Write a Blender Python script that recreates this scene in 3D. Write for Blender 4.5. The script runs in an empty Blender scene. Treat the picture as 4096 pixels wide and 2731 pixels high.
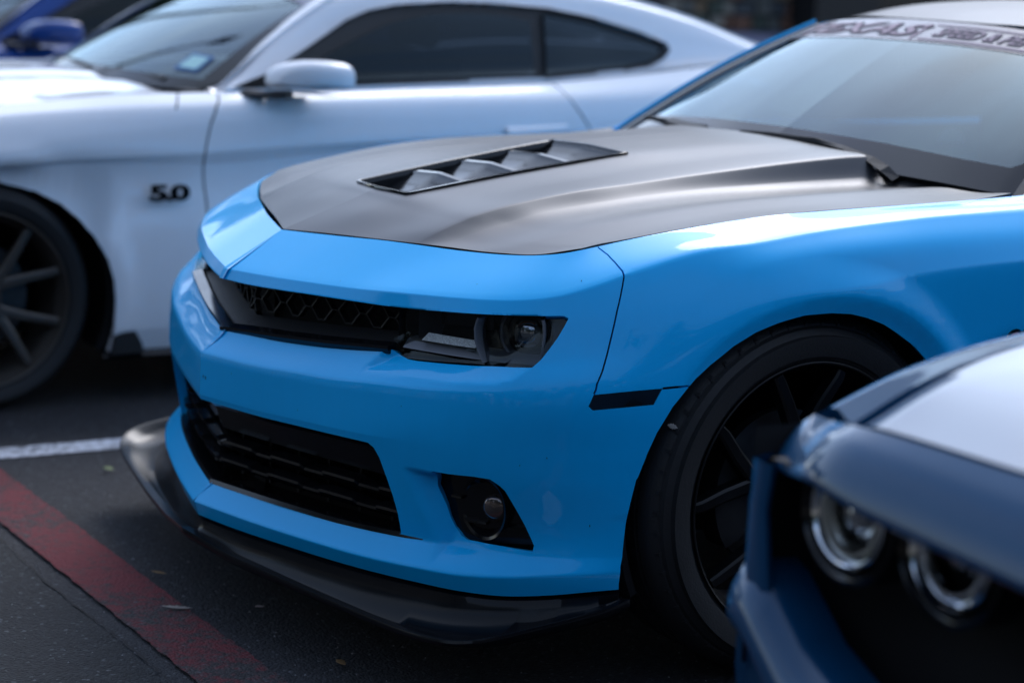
import bpy, bmesh, math, random, json
import numpy as np
from mathutils import Vector, Matrix
from mathutils.geometry import delaunay_2d_cdt
random.seed(7); RNG = np.random.default_rng(7)
scene = bpy.context.scene; COL = scene.collection
# ------------------------------------------------------------------ camera
cam = bpy.data.cameras.new('camera'); cam_ob = bpy.data.objects.new('camera', cam); COL.objects.link(cam_ob)
_yaw, _pit, _rol = -1.0268, 0.1804, 0.0426
_f = Vector((math.sin(_yaw)*math.cos(_pit), math.cos(_yaw)*math.cos(_pit), -math.sin(_pit)))
_r = _f.cross(Vector((0, 0, 1))).normalized(); _u = _r.cross(_f)
_c, _s = math.cos(_rol), math.sin(_rol)
_R = _c*_r + _s*_u; _U = -_s*_r + _c*_u
cam_ob.matrix_world = Matrix(((_R.x, _U.x, -_f.x, 4.0832), (_R.y, _U.y, -_f.y, -1.7081), (_R.z, _U.z, -_f.z, 1.4115), (0, 0, 0, 1)))
cam.sensor_width = 36; cam.lens = 8384.2/4096*36; cam.clip_start = .05; cam.clip_end = 600
cam.dof.use_dof = True; cam.dof.focus_distance = 4.05; cam.dof.aperture_fstop = 2.1; cam.dof.aperture_blades = 9
scene.camera = cam_ob
# ------------------------------------------------------------------ world, sun, exposure
SUN_EL, SUN_AZ = math.radians(46), math.radians(-40)      # azimuth from +Y towards +X
w = bpy.data.worlds.new('World'); scene.world = w; w.use_nodes = True
nt = w.node_tree; nt.nodes.clear()
def N(nt, typ, **kw):
    n = nt.nodes.new(typ)
    for k, v in kw.items():
        if k.startswith('i_'): n.inputs[k[2:].replace('_', ' ')].default_value = v
        else: setattr(n, k, v)
    return n
sky = N(nt, 'ShaderNodeTexSky', sky_type='NISHITA', sun_disc=False, sun_elevation=SUN_EL, sun_rotation=SUN_AZ, altitude=100, air_density=1.0, dust_density=1.6, ozone_density=1.6)
tc = N(nt, 'ShaderNodeTexCoord')
mp = N(nt, 'ShaderNodeMapping'); mp.inputs['Scale'].default_value = (1, 1, 2.6)
cn = N(nt, 'ShaderNodeTexNoise'); cn.inputs['Scale'].default_value = 1.5; cn.inputs['Detail'].default_value = 5; cn.inputs['Roughness'].default_value = .55
cr = N(nt, 'ShaderNodeValToRGB'); cr.color_ramp.elements[0].position = .36; cr.color_ramp.elements[1].position = .68
hsv = N(nt, 'ShaderNodeHueSaturation'); hsv.inputs['Saturation'].default_value = 1.0
rgbbw = N(nt, 'ShaderNodeRGBToBW')
cm = N(nt, 'ShaderNodeMix', data_type='RGBA', blend_type='MULTIPLY'); cm.inputs[0].default_value = 1
cm.inputs['B'].default_value = (1.12, 1.32, 1.68, 1)
mx = N(nt, 'ShaderNodeMix', data_type='RGBA')
bg = N(nt, 'ShaderNodeBackground'); bg.inputs['Strength'].default_value = .13
wo = N(nt, 'ShaderNodeOutputWorld')
L = nt.links.new
L(tc.outputs['Generated'], mp.inputs['Vector']); L(mp.outputs[0], cn.inputs['Vector']); L(cn.outputs['Fac'], cr.inputs['Fac'])
L(sky.outputs[0], hsv.inputs['Color']); L(sky.outputs[0], rgbbw.inputs[0]); L(rgbbw.outputs[0], cm.inputs['A'])
L(cr.outputs[0], mx.inputs[0]); L(hsv.outputs[0], mx.inputs['A']); L(cm.outputs['Result'], mx.inputs['B'])
L(mx.outputs['Result'], bg.inputs['Color']); L(bg.outputs[0], wo.inputs[0])
sl = bpy.data.lights.new('sun', 'SUN'); sl.energy = .5; sl.angle = math.radians(25); sl.color = (1, .96, .94)
so_ = bpy.data.objects.new('sun', sl); COL.objects.link(so_)
_d = Vector((math.sin(SUN_AZ)*math.cos(SUN_EL), math.cos(SUN_AZ)*math.cos(SUN_EL), math.sin(SUN_EL)))
so_.rotation_euler = _d.to_track_quat('Z', 'Y').to_euler(); so_.location = (-20, 8, 12)
vs = scene.view_settings; vs.view_transform = 'Standard'; vs.look = 'None'; vs.exposure = 1.33; vs.gamma = 1.0; vs.use_curve_mapping = False
scene.cycles.max_bounces = 8; scene.cycles.transparent_max_bounces = 16; scene.cycles.sample_clamp_indirect = 4
# ------------------------------------------------------------------ materials
MATS = {}
def mat(name, base=(.5, .5, .5), rough=.5, metal=0, coat=0, coat_rough=.03, spec=.5, noise=None, bump=None, emis=None, aniso=0):
    m = bpy.data.materials.new(name); m.use_nodes = True; t = m.node_tree; b = t.nodes['Principled BSDF']
    b.inputs['Base Color'].default_value = (*base, 1); b.inputs['Roughness'].default_value = rough; b.inputs['Metallic'].default_value = metal
    b.inputs['Coat Weight'].default_value = coat; b.inputs['Coat Roughness'].default_value = coat_rough; b.inputs['Coat IOR'].default_value = 1.38; b.inputs['Specular IOR Level'].default_value = spec
    co = N(t, 'ShaderNodeTexCoord')
    if noise:   # (scale, amount, dark factor)
        n = N(t, 'ShaderNodeTexNoise'); n.inputs['Scale'].default_value = noise[0]; n.inputs['Detail'].default_value = 6
        t.links.new(co.outputs['Object'], n.inputs['Vector'])
        mixn = N(t, 'ShaderNodeMix', data_type='RGBA'); a = noise[1]
        mixn.inputs['A'].default_value = (*[c*(1-a) for c in base], 1); mixn.inputs['B'].default_value = (*[min(1, c*(1+a)) for c in base], 1)
        t.links.new(n.outputs['Fac'], mixn.inputs[0]); t.links.new(mixn.outputs['Result'], b.inputs['Base Color'])
        if len(noise) > 2:
            mr = N(t, 'ShaderNodeMapRange'); mr.inputs['To Min'].default_value = rough*(1-noise[2]); mr.inputs['To Max'].default_value = rough*(1+noise[2])
            t.links.new(n.outputs['Fac'], mr.inputs['Value']); t.links.new(mr.outputs[0], b.inputs['Roughness'])
    if bump:    # (scale, strength, distance)
        n2 = N(t, 'ShaderNodeTexNoise'); n2.inputs['Scale'].default_value = bump[0]; n2.inputs['Detail'].default_value = 4
        bp = N(t, 'ShaderNodeBump'); bp.inputs['Strength'].default_value = bump[1]; bp.inputs['Distance'].default_value = bump[2]
        t.links.new(co.outputs['Object'], n2.inputs['Vector']); t.links.new(n2.outputs['Fac'], bp.inputs['Height']); t.links.new(bp.outputs[0], b.inputs['Normal'])
    if emis: b.inputs['Emission Color'].default_value = (*emis[:3], 1); b.inputs['Emission Strength'].default_value = emis[3]
    MATS[name] = m; return m
def paint(name, base, flake=.0, metal=0, rough=.42, coat=1.0):
    """car paint: base coat with fine dust and water streaks in roughness, glossy clear coat with slight orange peel"""
    m = mat(name, base, rough, metal, coat, .035, .12); t = m.node_tree; b = t.nodes['Principled BSDF']
    co = N(t, 'ShaderNodeTexCoord'); mp = N(t, 'ShaderNodeMapping'); mp.inputs['Scale'].default_value = (26, 26, 3.2)
    n = N(t, 'ShaderNodeTexNoise'); n.inputs['Scale'].default_value = 1.6; n.inputs['Detail'].default_value = 7
    n3 = N(t, 'ShaderNodeTexNoise'); n3.inputs['Scale'].default_value = 900; n3.inputs['Detail'].default_value = 1
    t.links.new(co.outputs['Object'], mp.inputs[0]); t.links.new(mp.outputs[0], n.inputs['Vector']); t.links.new(co.outputs['Object'], n3.inputs['Vector'])
    mr = N(t, 'ShaderNodeMapRange'); mr.inputs['From Min'].default_value = .35; mr.inputs['From Max'].default_value = .75; mr.inputs['To Min'].default_value = .02; mr.inputs['To Max'].default_value = .075
    t.links.new(n.outputs['Fac'], mr.inputs['Value']); t.links.new(mr.outputs[0], b.inputs['Coat Roughness'])
    ad = N(t, 'ShaderNodeMix', data_type='RGBA'); k = .055
    ad.inputs['A'].default_value = (*[c*(1-k) for c in base], 1); ad.inputs['B'].default_value = (*[c*(1+k)+.002 for c in base], 1)
    mul = N(t, 'ShaderNodeMath', operation='MULTIPLY_ADD'); mul.inputs[1].default_value = .6; 
    t.links.new(n3.outputs['Fac'], mul.inputs[0]); mu2 = N(t, 'ShaderNodeMath', operation='MULTIPLY'); mu2.inputs[1].default_value = .4
    t.links.new(n.outputs['Fac'], mu2.inputs[0]); t.links.new(mu2.outputs[0], mul.inputs[2]); t.links.new(mul.outputs[0], ad.inputs[0]); t.links.new(ad.outputs['Result'], b.inputs['Base Color'])
    n2 = N(t, 'ShaderNodeTexNoise'); n2.inputs['Scale'].default_value = 55; n2.inputs['Detail'].default_value = 2
    bp = N(t, 'ShaderNodeBump'); bp.inputs['Strength'].default_value = .05; bp.inputs['Distance'].default_value = .002
    t.links.new(co.outputs['Object'], n2.inputs['Vector']); t.links.new(n2.outputs['Fac'], bp.inputs['Height']); t.links.new(bp.outputs[0], b.inputs['Coat Normal'])
    return m
def glass(name, tint=(.5, .6, .6), trans=.6, rough=.01, ior=1.5):
    """thin car glass: fresnel reflection over tinted see-through"""
    m = bpy.data.materials.new(name); m.use_nodes = True; t = m.node_tree; t.nodes.clear()
    o = N(t, 'ShaderNodeOutputMaterial'); tr = N(t, 'ShaderNodeBsdfTransparent'); tr.inputs[0].default_value = (*[c*trans for c in tint], 1)
    gl = N(t, 'ShaderNodeBsdfGlossy'); gl.inputs['Roughness'].default_value = rough; gl.inputs['Color'].default_value = (.80, .95, 1, 1); fr = N(t, 'ShaderNodeFresnel'); fr.inputs['IOR'].default_value = ior
    mxs = N(t, 'ShaderNodeMixShader'); t.links.new(fr.outputs[0], mxs.inputs[0]); t.links.new(tr.outputs[0], mxs.inputs[1]); t.links.new(gl.outputs[0], mxs.inputs[2]); t.links.new(mxs.outputs[0], o.inputs[0])
    MATS[name] = m; return m
BLUE = paint('bright blue paint', (.0, .45, .93), coat=.72)
WHITE = paint('white paint', (.80, .81, .84))
NAVY = paint('deep blue paint', (.006, .045, .22))
STEEL = paint('steel blue metallic paint', (.001, .050, .13), metal=.1, rough=.4, coat=.85)
WRAP = mat('satin dark grey wrap', (.047, .050, .057), .38, .42, 0, noise=(4, .06, .12), bump=(420, .03, .0006))
GLOSSB = mat('gloss black plastic', (.005, .0055, .007), .14, 0, 0, .03, .4, noise=(9, .2, .3))
SPLIT = mat('black splitter lacquer', (.005, .006, .008), .22, 0, 0, .03, .22, noise=(7, .2, .3))
MATTEB = mat('textured black plastic', (.012, .012, .013), .55, noise=(60, .3), bump=(300, .2, .001))
VOID = mat('unlit inner black', (.004, .004, .005), .9)
RUBBER = mat('tyre rubber', (.011, .011, .012), .62, noise=(14, .35, .15), bump=(190, .35, .002))
RIMB = mat('satin black rim', (.0035, .004, .005), .36, 0, 0, .03, .22, noise=(20, .2))
RIMG = mat('bronze grey rim', (.10, .088, .078), .38, .6, noise=(20, .15))
CHROME = mat('chrome', (.75, .77, .8), .09, 1)
BRIGHT = mat('brushed bright trim', (.62, .62, .58), .28, 1)
DISC = mat('brake disc steel', (.09, .092, .095), .45, .9, noise=(60, .2))
CALI = mat('dark purple caliper', (.06, .012, .07), .4)
AMBER = mat('amber reflector', (.5, .09, .01), .2, coat=1)
REFL = mat('dotted silver reflector', (.55, .60, .65), .3, .5, noise=(300, .7), bump=(330, 1, .006))
LAMPGREY = mat('lamp inner grey', (.17, .18, .20), .35, .2)
DASH = mat('dashboard vinyl', (.03, .032, .035), .7, noise=(30, .2))
SEATM = mat('dark seat cloth', (.03, .03, .032), .8, noise=(80, .3))
WSG = glass('windscreen glass', (.50, .68, .72), .75, .012, 2.1)
SIDEG = glass('dark tinted side glass', (.10, .14, .19), .5, .012, 1.38)
LENS = glass('smoked lamp lens', (.72, .75, .78), .95, .015, 1.4)
CLEARL = glass('clear lamp lens', (.8, .85, .9), .95, .01, 1.45)
FRIT = mat('black glass border', (.008, .010, .014), .10, 0, 0, .03, .35)
BANNER = mat('lilac grey sun strip vinyl', (.11, .115, .15), .30, 0, .5)
LETT = mat('pale pink lettering', (.46, .38, .42), .85, spec=.1); LETTD = mat('navy lettering outline', (.03, .035, .065), .85, spec=.1)
REDL = mat('red emblem', (.35, .02, .02), .3, coat=.5)
STICK = mat('registration sticker paper', (.35, .60, .62), .6, noise=(240, .5)); STICKB = mat('sticker blue border', (.02, .12, .35), .6)
CHROMEISH = mat('projector glass', (.5, .52, .55), .06, .85, 1, .01)
PALE = mat('pale teal half disc', (.42, .62, .62), .7)
# ------------------------------------------------------------------ object helpers
def tag(o, label=None, cat=None, group=None, kind=None):
    if label: o['label'] = label
    if cat: o['category'] = cat
    if group: o['group'] = group
    if kind: o['kind'] = kind
    return o
def empty(name, loc=(0, 0, 0)):
    o = bpy.data.objects.new(name, None); o.location = loc; o.empty_display_size = .2; COL.objects.link(o); return o
def root_of(o):
    while o.parent: o = o.parent
    return o
def link(name, me, parent=None, local=False):
    """vertices are in the scene frame of the thing (root at its own location unless local)"""
    o = bpy.data.objects.new(name, me); COL.objects.link(o)
    if parent is not None:
        o.parent = parent
        if parent.parent is None and not local: o.location = -parent.get('_off', Vector((0, 0, 0)).copy()) if False else Vector(OFF.get(parent.name, (0, 0, 0)))
    return o
OFF = {}
def rooted(name, base, frame=(0, 0, 0)):
    """Empty at world `base`; part meshes are written in a frame whose origin sits at world `frame`"""
    e = empty(name, base); OFF[e.name] = tuple(f - b for f, b in zip(frame, base)); return e
class MB:
    def __init__(s): s.v = []; s.f = []
    def add(s, v, f):
        n = len(s.v); s.v += [tuple(map(float, p)) for p in v]; s.f += [tuple(i+n for i in q) for q in f]; return s
    def box(s, a, b):
        (x0, y0, z0), (x1, y1, z1) = a, b
        return s.add([(x0,y0,z0),(x1,y0,z0),(x1,y1,z0),(x0,y1,z0),(x0,y0,z1),(x1,y0,z1),(x1,y1,z1),(x0,y1,z1)],
                     [(0,3,2,1),(4,5,6,7),(0,1,5,4),(1,2,6,5),(2,3,7,6),(3,0,4,7)])
    def tube(s, path, r, n=8, cap=True, flat=1.0):
        path = [Vector(p) for p in path]; rs = r if hasattr(r, '__len__') else [r]*len(path); vs = []; up = Vector((0, 0, 1))
        for i, p in enumerate(path):
            t = (path[min(i+1, len(path)-1)] - path[max(i-1, 0)]).normalized()
            a = t.cross(up); a = a.normalized() if a.length > 1e-4 else Vector((1, 0, 0)); b = a.cross(t)
            vs += [p + rs[i]*(math.cos(k*2*math.pi/n)*a + math.sin(k*2*math.pi/n)*b*flat) for k in range(n)]
        fs = [(i*n+k, i*n+(k+1) % n, (i+1)*n+(k+1) % n, (i+1)*n+k) for i in range(len(path)-1) for k in range(n)]
        if cap: fs += [tuple(range(n))[::-1], tuple((len(path)-1)*n + k for k in range(n))]
        return s.add(vs, fs)
    def grid(s, rows, close=False, flip=False):
        """rows: list of equal-length lists of points"""
        m = len(rows[0]); vs = [p for r in rows for p in r]; fs = []
        for i in range(len(rows)-1):
            for k in range(m - (0 if close else 1)):
                q = (i*m+k, i*m+(k+1) % m, (i+1)*m+(k+1) % m, (i+1)*m+k); fs.append(q[::-1] if flip else q)
        return s.add(vs, fs)
    def lathe(s, prof, c, axis='x', n=64, flip=False, ang=(0, 2*math.pi)):
        """prof: (axial, radius) list"""
        full = abs(ang[1]-ang[0]-2*math.pi) < 1e-6; m = n if full else n+1; rows = []
        for a, r in prof:
            row = []
            for k in range(m):
                th = ang[0] + (ang[1]-ang[0])*k/n
                if axis == 'x': row.append((c[0]+a, c[1]+r*math.cos(th), c[2]+r*math.sin(th)))
                elif axis == 'y': row.append((c[0]+r*math.cos(th), c[1]+a, c[2]+r*math.sin(th)))
                else: row.append((c[0]+r*math.cos(th), c[1]+r*math.sin(th), c[2]+a))
            rows.append(row)
        return s.grid(rows, close=full, flip=flip)
    def prism(s, poly, a, b, plane='yz'):
        n = len(poly)
        mk = {'yz': lambda p, d: (d, p[0], p[1]), 'xz': lambda p, d: (p[0], d, p[1]), 'xy': lambda p, d: (p[0], p[1], d)}[plane]
        return s.add([mk(p, a) for p in poly] + [mk(p, b) for p in poly], [tuple(range(n))[::-1], tuple(range(n, 2*n))] + [(i, (i+1) % n, n+(i+1) % n, n+i) for i in range(n)])
    def mirror(s):
        n = len(s.v); s.v += [(-x, y, z) for x, y, z in s.v]; s.f += [tuple(i+n for i in q[::-1]) for q in s.f]; return s
    def xf(s, fn): s.v = [tuple(fn(p)) for p in s.v]; return s
    def build(s, name, m, parent=None, smooth=True, angle=35, bevel=0, local=False):
        me = bpy.data.meshes.new(name); me.from_pydata(s.v, [], s.f); me.materials.append(m)
        bm = bmesh.new(); bm.from_mesh(me); bmesh.ops.remove_doubles(bm, verts=bm.verts, dist=1e-5); bmesh.ops.recalc_face_normals(bm, faces=bm.faces); bm.to_mesh(me); bm.free()
        if smooth:
            me.shade_smooth(); me.set_sharp_from_angle(angle=math.radians(angle))
        o = link(name, me, parent, local)
        if bevel:
            b = o.modifiers.new('bevel', 'BEVEL'); b.width = bevel; b.segments = 2; b.limit_method = 'ANGLE'
        return o
def mirrored_copy(o, parent=None):
    """a copy of part o reflected across the thing's centre plane (its own mesh)"""
    me = o.data.copy(); n = [(-v.co.x, v.co.y, v.co.z) for v in me.vertices]
    me.vertices.foreach_set('co', np.array(n, 'f').ravel()); 
    bm = bmesh.new(); bm.from_mesh(me); bmesh.ops.reverse_faces(bm, faces=bm.faces); bm.to_mesh(me); bm.free()
    c = bpy.data.objects.new(o.name, me); COL.objects.link(c); c.parent = parent or o.parent; c.location = o.location
    for m in o.modifiers:
        if m.type == 'BEVEL': b = c.modifiers.new('bevel', 'BEVEL'); b.width = m.width; b.segments = 2; b.limit_method = 'ANGLE'
    return c

#LOFT_BEGIN
def _crv(K, x, u):
    """Catmull-Rom through samples K (n,d) at abscissae x, evaluated at u"""
    x = np.asarray(x, float); K = np.asarray(K, float); n = len(x)
    i = np.clip(np.searchsorted(x, u, side='right') - 1, 0, n - 2)
    h = (x[i + 1] - x[i]); t = (u - x[i]) / h
    m = np.zeros_like(K)
    d = (K[1:] - K[:-1]) / (x[1:] - x[:-1])[:, None]
    hh = (x[1:] - x[:-1])[:, None]
    m[1:-1] = (d[:-1] * hh[1:] + d[1:] * hh[:-1]) / (hh[1:] + hh[:-1])
    m[0] = d[0] * 1.0; m[-1] = d[-1]
    t = t[:, None]; h = h[:, None]
    return ((2*t**3 - 3*t**2 + 1) * K[i] + (t**3 - 2*t**2 + t) * h * m[i] + (-2*t**3 + 3*t**2) * K[i+1] + (t**3 - t**2) * h * m[i+1])

class Loft:
    """rows[k] = list of 3D points, one per column abscissa s; crease[k] = weight per column"""
    def __init__(self, s, rows, crease, mod=None):
        self.s = np.array(s, float); self.rows = [np.array(r, float) for r in rows]
        self.cr = [np.array(c, float) for c in crease]; self.n = len(rows); self.mod = mod
    def raw(self, u, t):
        u = np.asarray(u, float); t = np.asarray(t, float)
        Q = np.stack([_crv(r, self.s, u) for r in self.rows])
        W = np.stack([np.interp(u, self.s, c) for c in self.cr])
        k = np.clip(np.floor(t).astype(int), 0, self.n - 2); j = np.arange(len(u)); f = (t - k)[:, None]
        q0, q1 = Q[k, j], Q[k+1, j]; d = q1 - q0
        dp = np.where((k > 0)[:, None], q0 - Q[np.maximum(k-1, 0), j], d)
        dn = np.where((k < self.n-2)[:, None], Q[np.minimum(k+2, self.n-1), j] - q1, d)
        ld = np.linalg.norm(d, axis=1)[:, None] + 1e-9; lp = np.linalg.norm(dp, axis=1)[:, None] + 1e-9; ln = np.linalg.norm(dn, axis=1)[:, None] + 1e-9
        m0 = (d / ld * lp + dp / lp * ld) / (lp + ld) * ld
        m1 = (d / ld * ln + dn / ln * ld) / (ln + ld) * ld
        w0, w1 = W[k, j][:, None], W[k+1, j][:, None]
        m0 = w0 * d + (1 - w0) * m0; m1 = w1 * d + (1 - w1) * m1
        return ((2*f**3 - 3*f**2 + 1) * q0 + (f**3 - 2*f**2 + f) * m0 + (-2*f**3 + 3*f**2) * q1 + (f**3 - f**2) * m1)
    def pos(self, u, t):
        u = np.asarray(u, float); t = np.asarray(t, float); p = self.raw(u, t)
        return self.mod(self, u, t, p) if self.mod else p
    def normal(self, u, t, eu=.004, et=.03):
        t = np.asarray(t, float); u = np.asarray(u, float)
        a = self.pos(np.maximum(u - eu, self.s[0]), t); b = self.pos(np.minimum(u + eu, self.s[-1]), t)
        c = self.pos(u, np.maximum(t - et, 0)); d = self.pos(u, np.minimum(t + et, self.n - 1))
        n = np.cross(b - a, d - c); n /= (np.linalg.norm(n, axis=1)[:, None] + 1e-12)
        return n
def sstep(x): x = np.clip(x, 0, 1); return x*x*(3-2*x)
def pdist2(P, L):
    """min distance of points P (n,2) to polyline L"""
    L = np.asarray(L, float); a = L[:-1]; b = L[1:]; ab = b - a
    pa = P[:, None] - a; t = np.clip((pa*ab).sum(-1) / (ab**2).sum(-1), 0, 1)
    return np.linalg.norm(pa - t[..., None]*ab, axis=-1).min(1)
def inpoly(P, L):
    L = np.asarray(L, float); x, y = P[:, 0], P[:, 1]; c = np.zeros(len(P), bool); j = len(L) - 1
    for i in range(len(L)):
        xi, yi = L[i]; xj, yj = L[j]
        if yi != yj:
            c ^= ((yi > y) != (yj > y)) & (x < (xj - xi) * (y - yi) / (yj - yi) + xi)
        j = i
    return c
#LOFT_END
#MOD_BEGIN
def camaro_mod(SD, u, t, p):
    """local features pressed into the side surface: headlight scoop, fog pocket, wheel flare"""
    p = p.copy(); P2 = np.stack([u, p[:, 2]], 1)
    m = (u > .45) & (u < .96) & (p[:, 2] > .59) & (p[:, 2] < .76)
    dep = np.zeros(len(u))
    if m.any():
        q = P2[m]; d = pdist2(q, SD['scoop_line'] + [(.93, .71), (.94, .75)]); ins = inpoly(q, SD['scoop_poly'])
        dep[m] += np.where(ins, (.021 + .016 * sstep((q[:, 0] - .55)/.22)) * np.minimum(d/.036, 1), 0) * (.45 + .55*np.clip((.745 - q[:, 1])/.07, 0, 1)) * np.clip((t[m] - 2.0)/.12, 0, 1)
    m = (u > .58) & (u < .96) & (p[:, 2] > .24) & (p[:, 2] < .47)
    if m.any():
        q = P2[m]; d = pdist2(q, SD['fog_line']); ins = inpoly(q, SD['fog_poly'])
        dt = pdist2(q, SD['fog_top']); dep[m] += np.where(ins, .030 * sstep(d/.075 + .05), 0) * np.clip((.915 - q[:, 0])/.13, 0, 1) * sstep(dt/.010)
    # inward = toward the car's spine
    px, py = p[:, 0], p[:, 1]
    side = sstep((u - .5) / .5)
    nx, ny = 1 - .6*(1-side), -(1 - side); l = np.sqrt(nx*nx + ny*ny)
    nx, ny = nx/l, ny/l
    # wheel flare
    for cy in (.915, 3.75):
        r = np.hypot(py - cy, p[:, 2] - .376); a = np.arctan2(p[:, 2] - .376, py - cy)
        w = sstep((u - 1.0)/.25) if cy < 2 else np.where(u > 3, 1., 0.)
        fwd = np.clip(.35 + .65*sstep((py - cy + .25)/.3), 0, 1)
        f = np.where(r > .415, .016 * sstep((.49 - r)/.075)*fwd, .016*fwd - .016*(np.clip(.415 - r, 0, .04)/.04))
        ww = w * np.clip((a + .6)/.6, 0, 1) 
        dep -= f * ww
    p[:, 0] -= dep * nx; p[:, 1] -= dep * ny
    return p
#MOD_END

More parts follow.
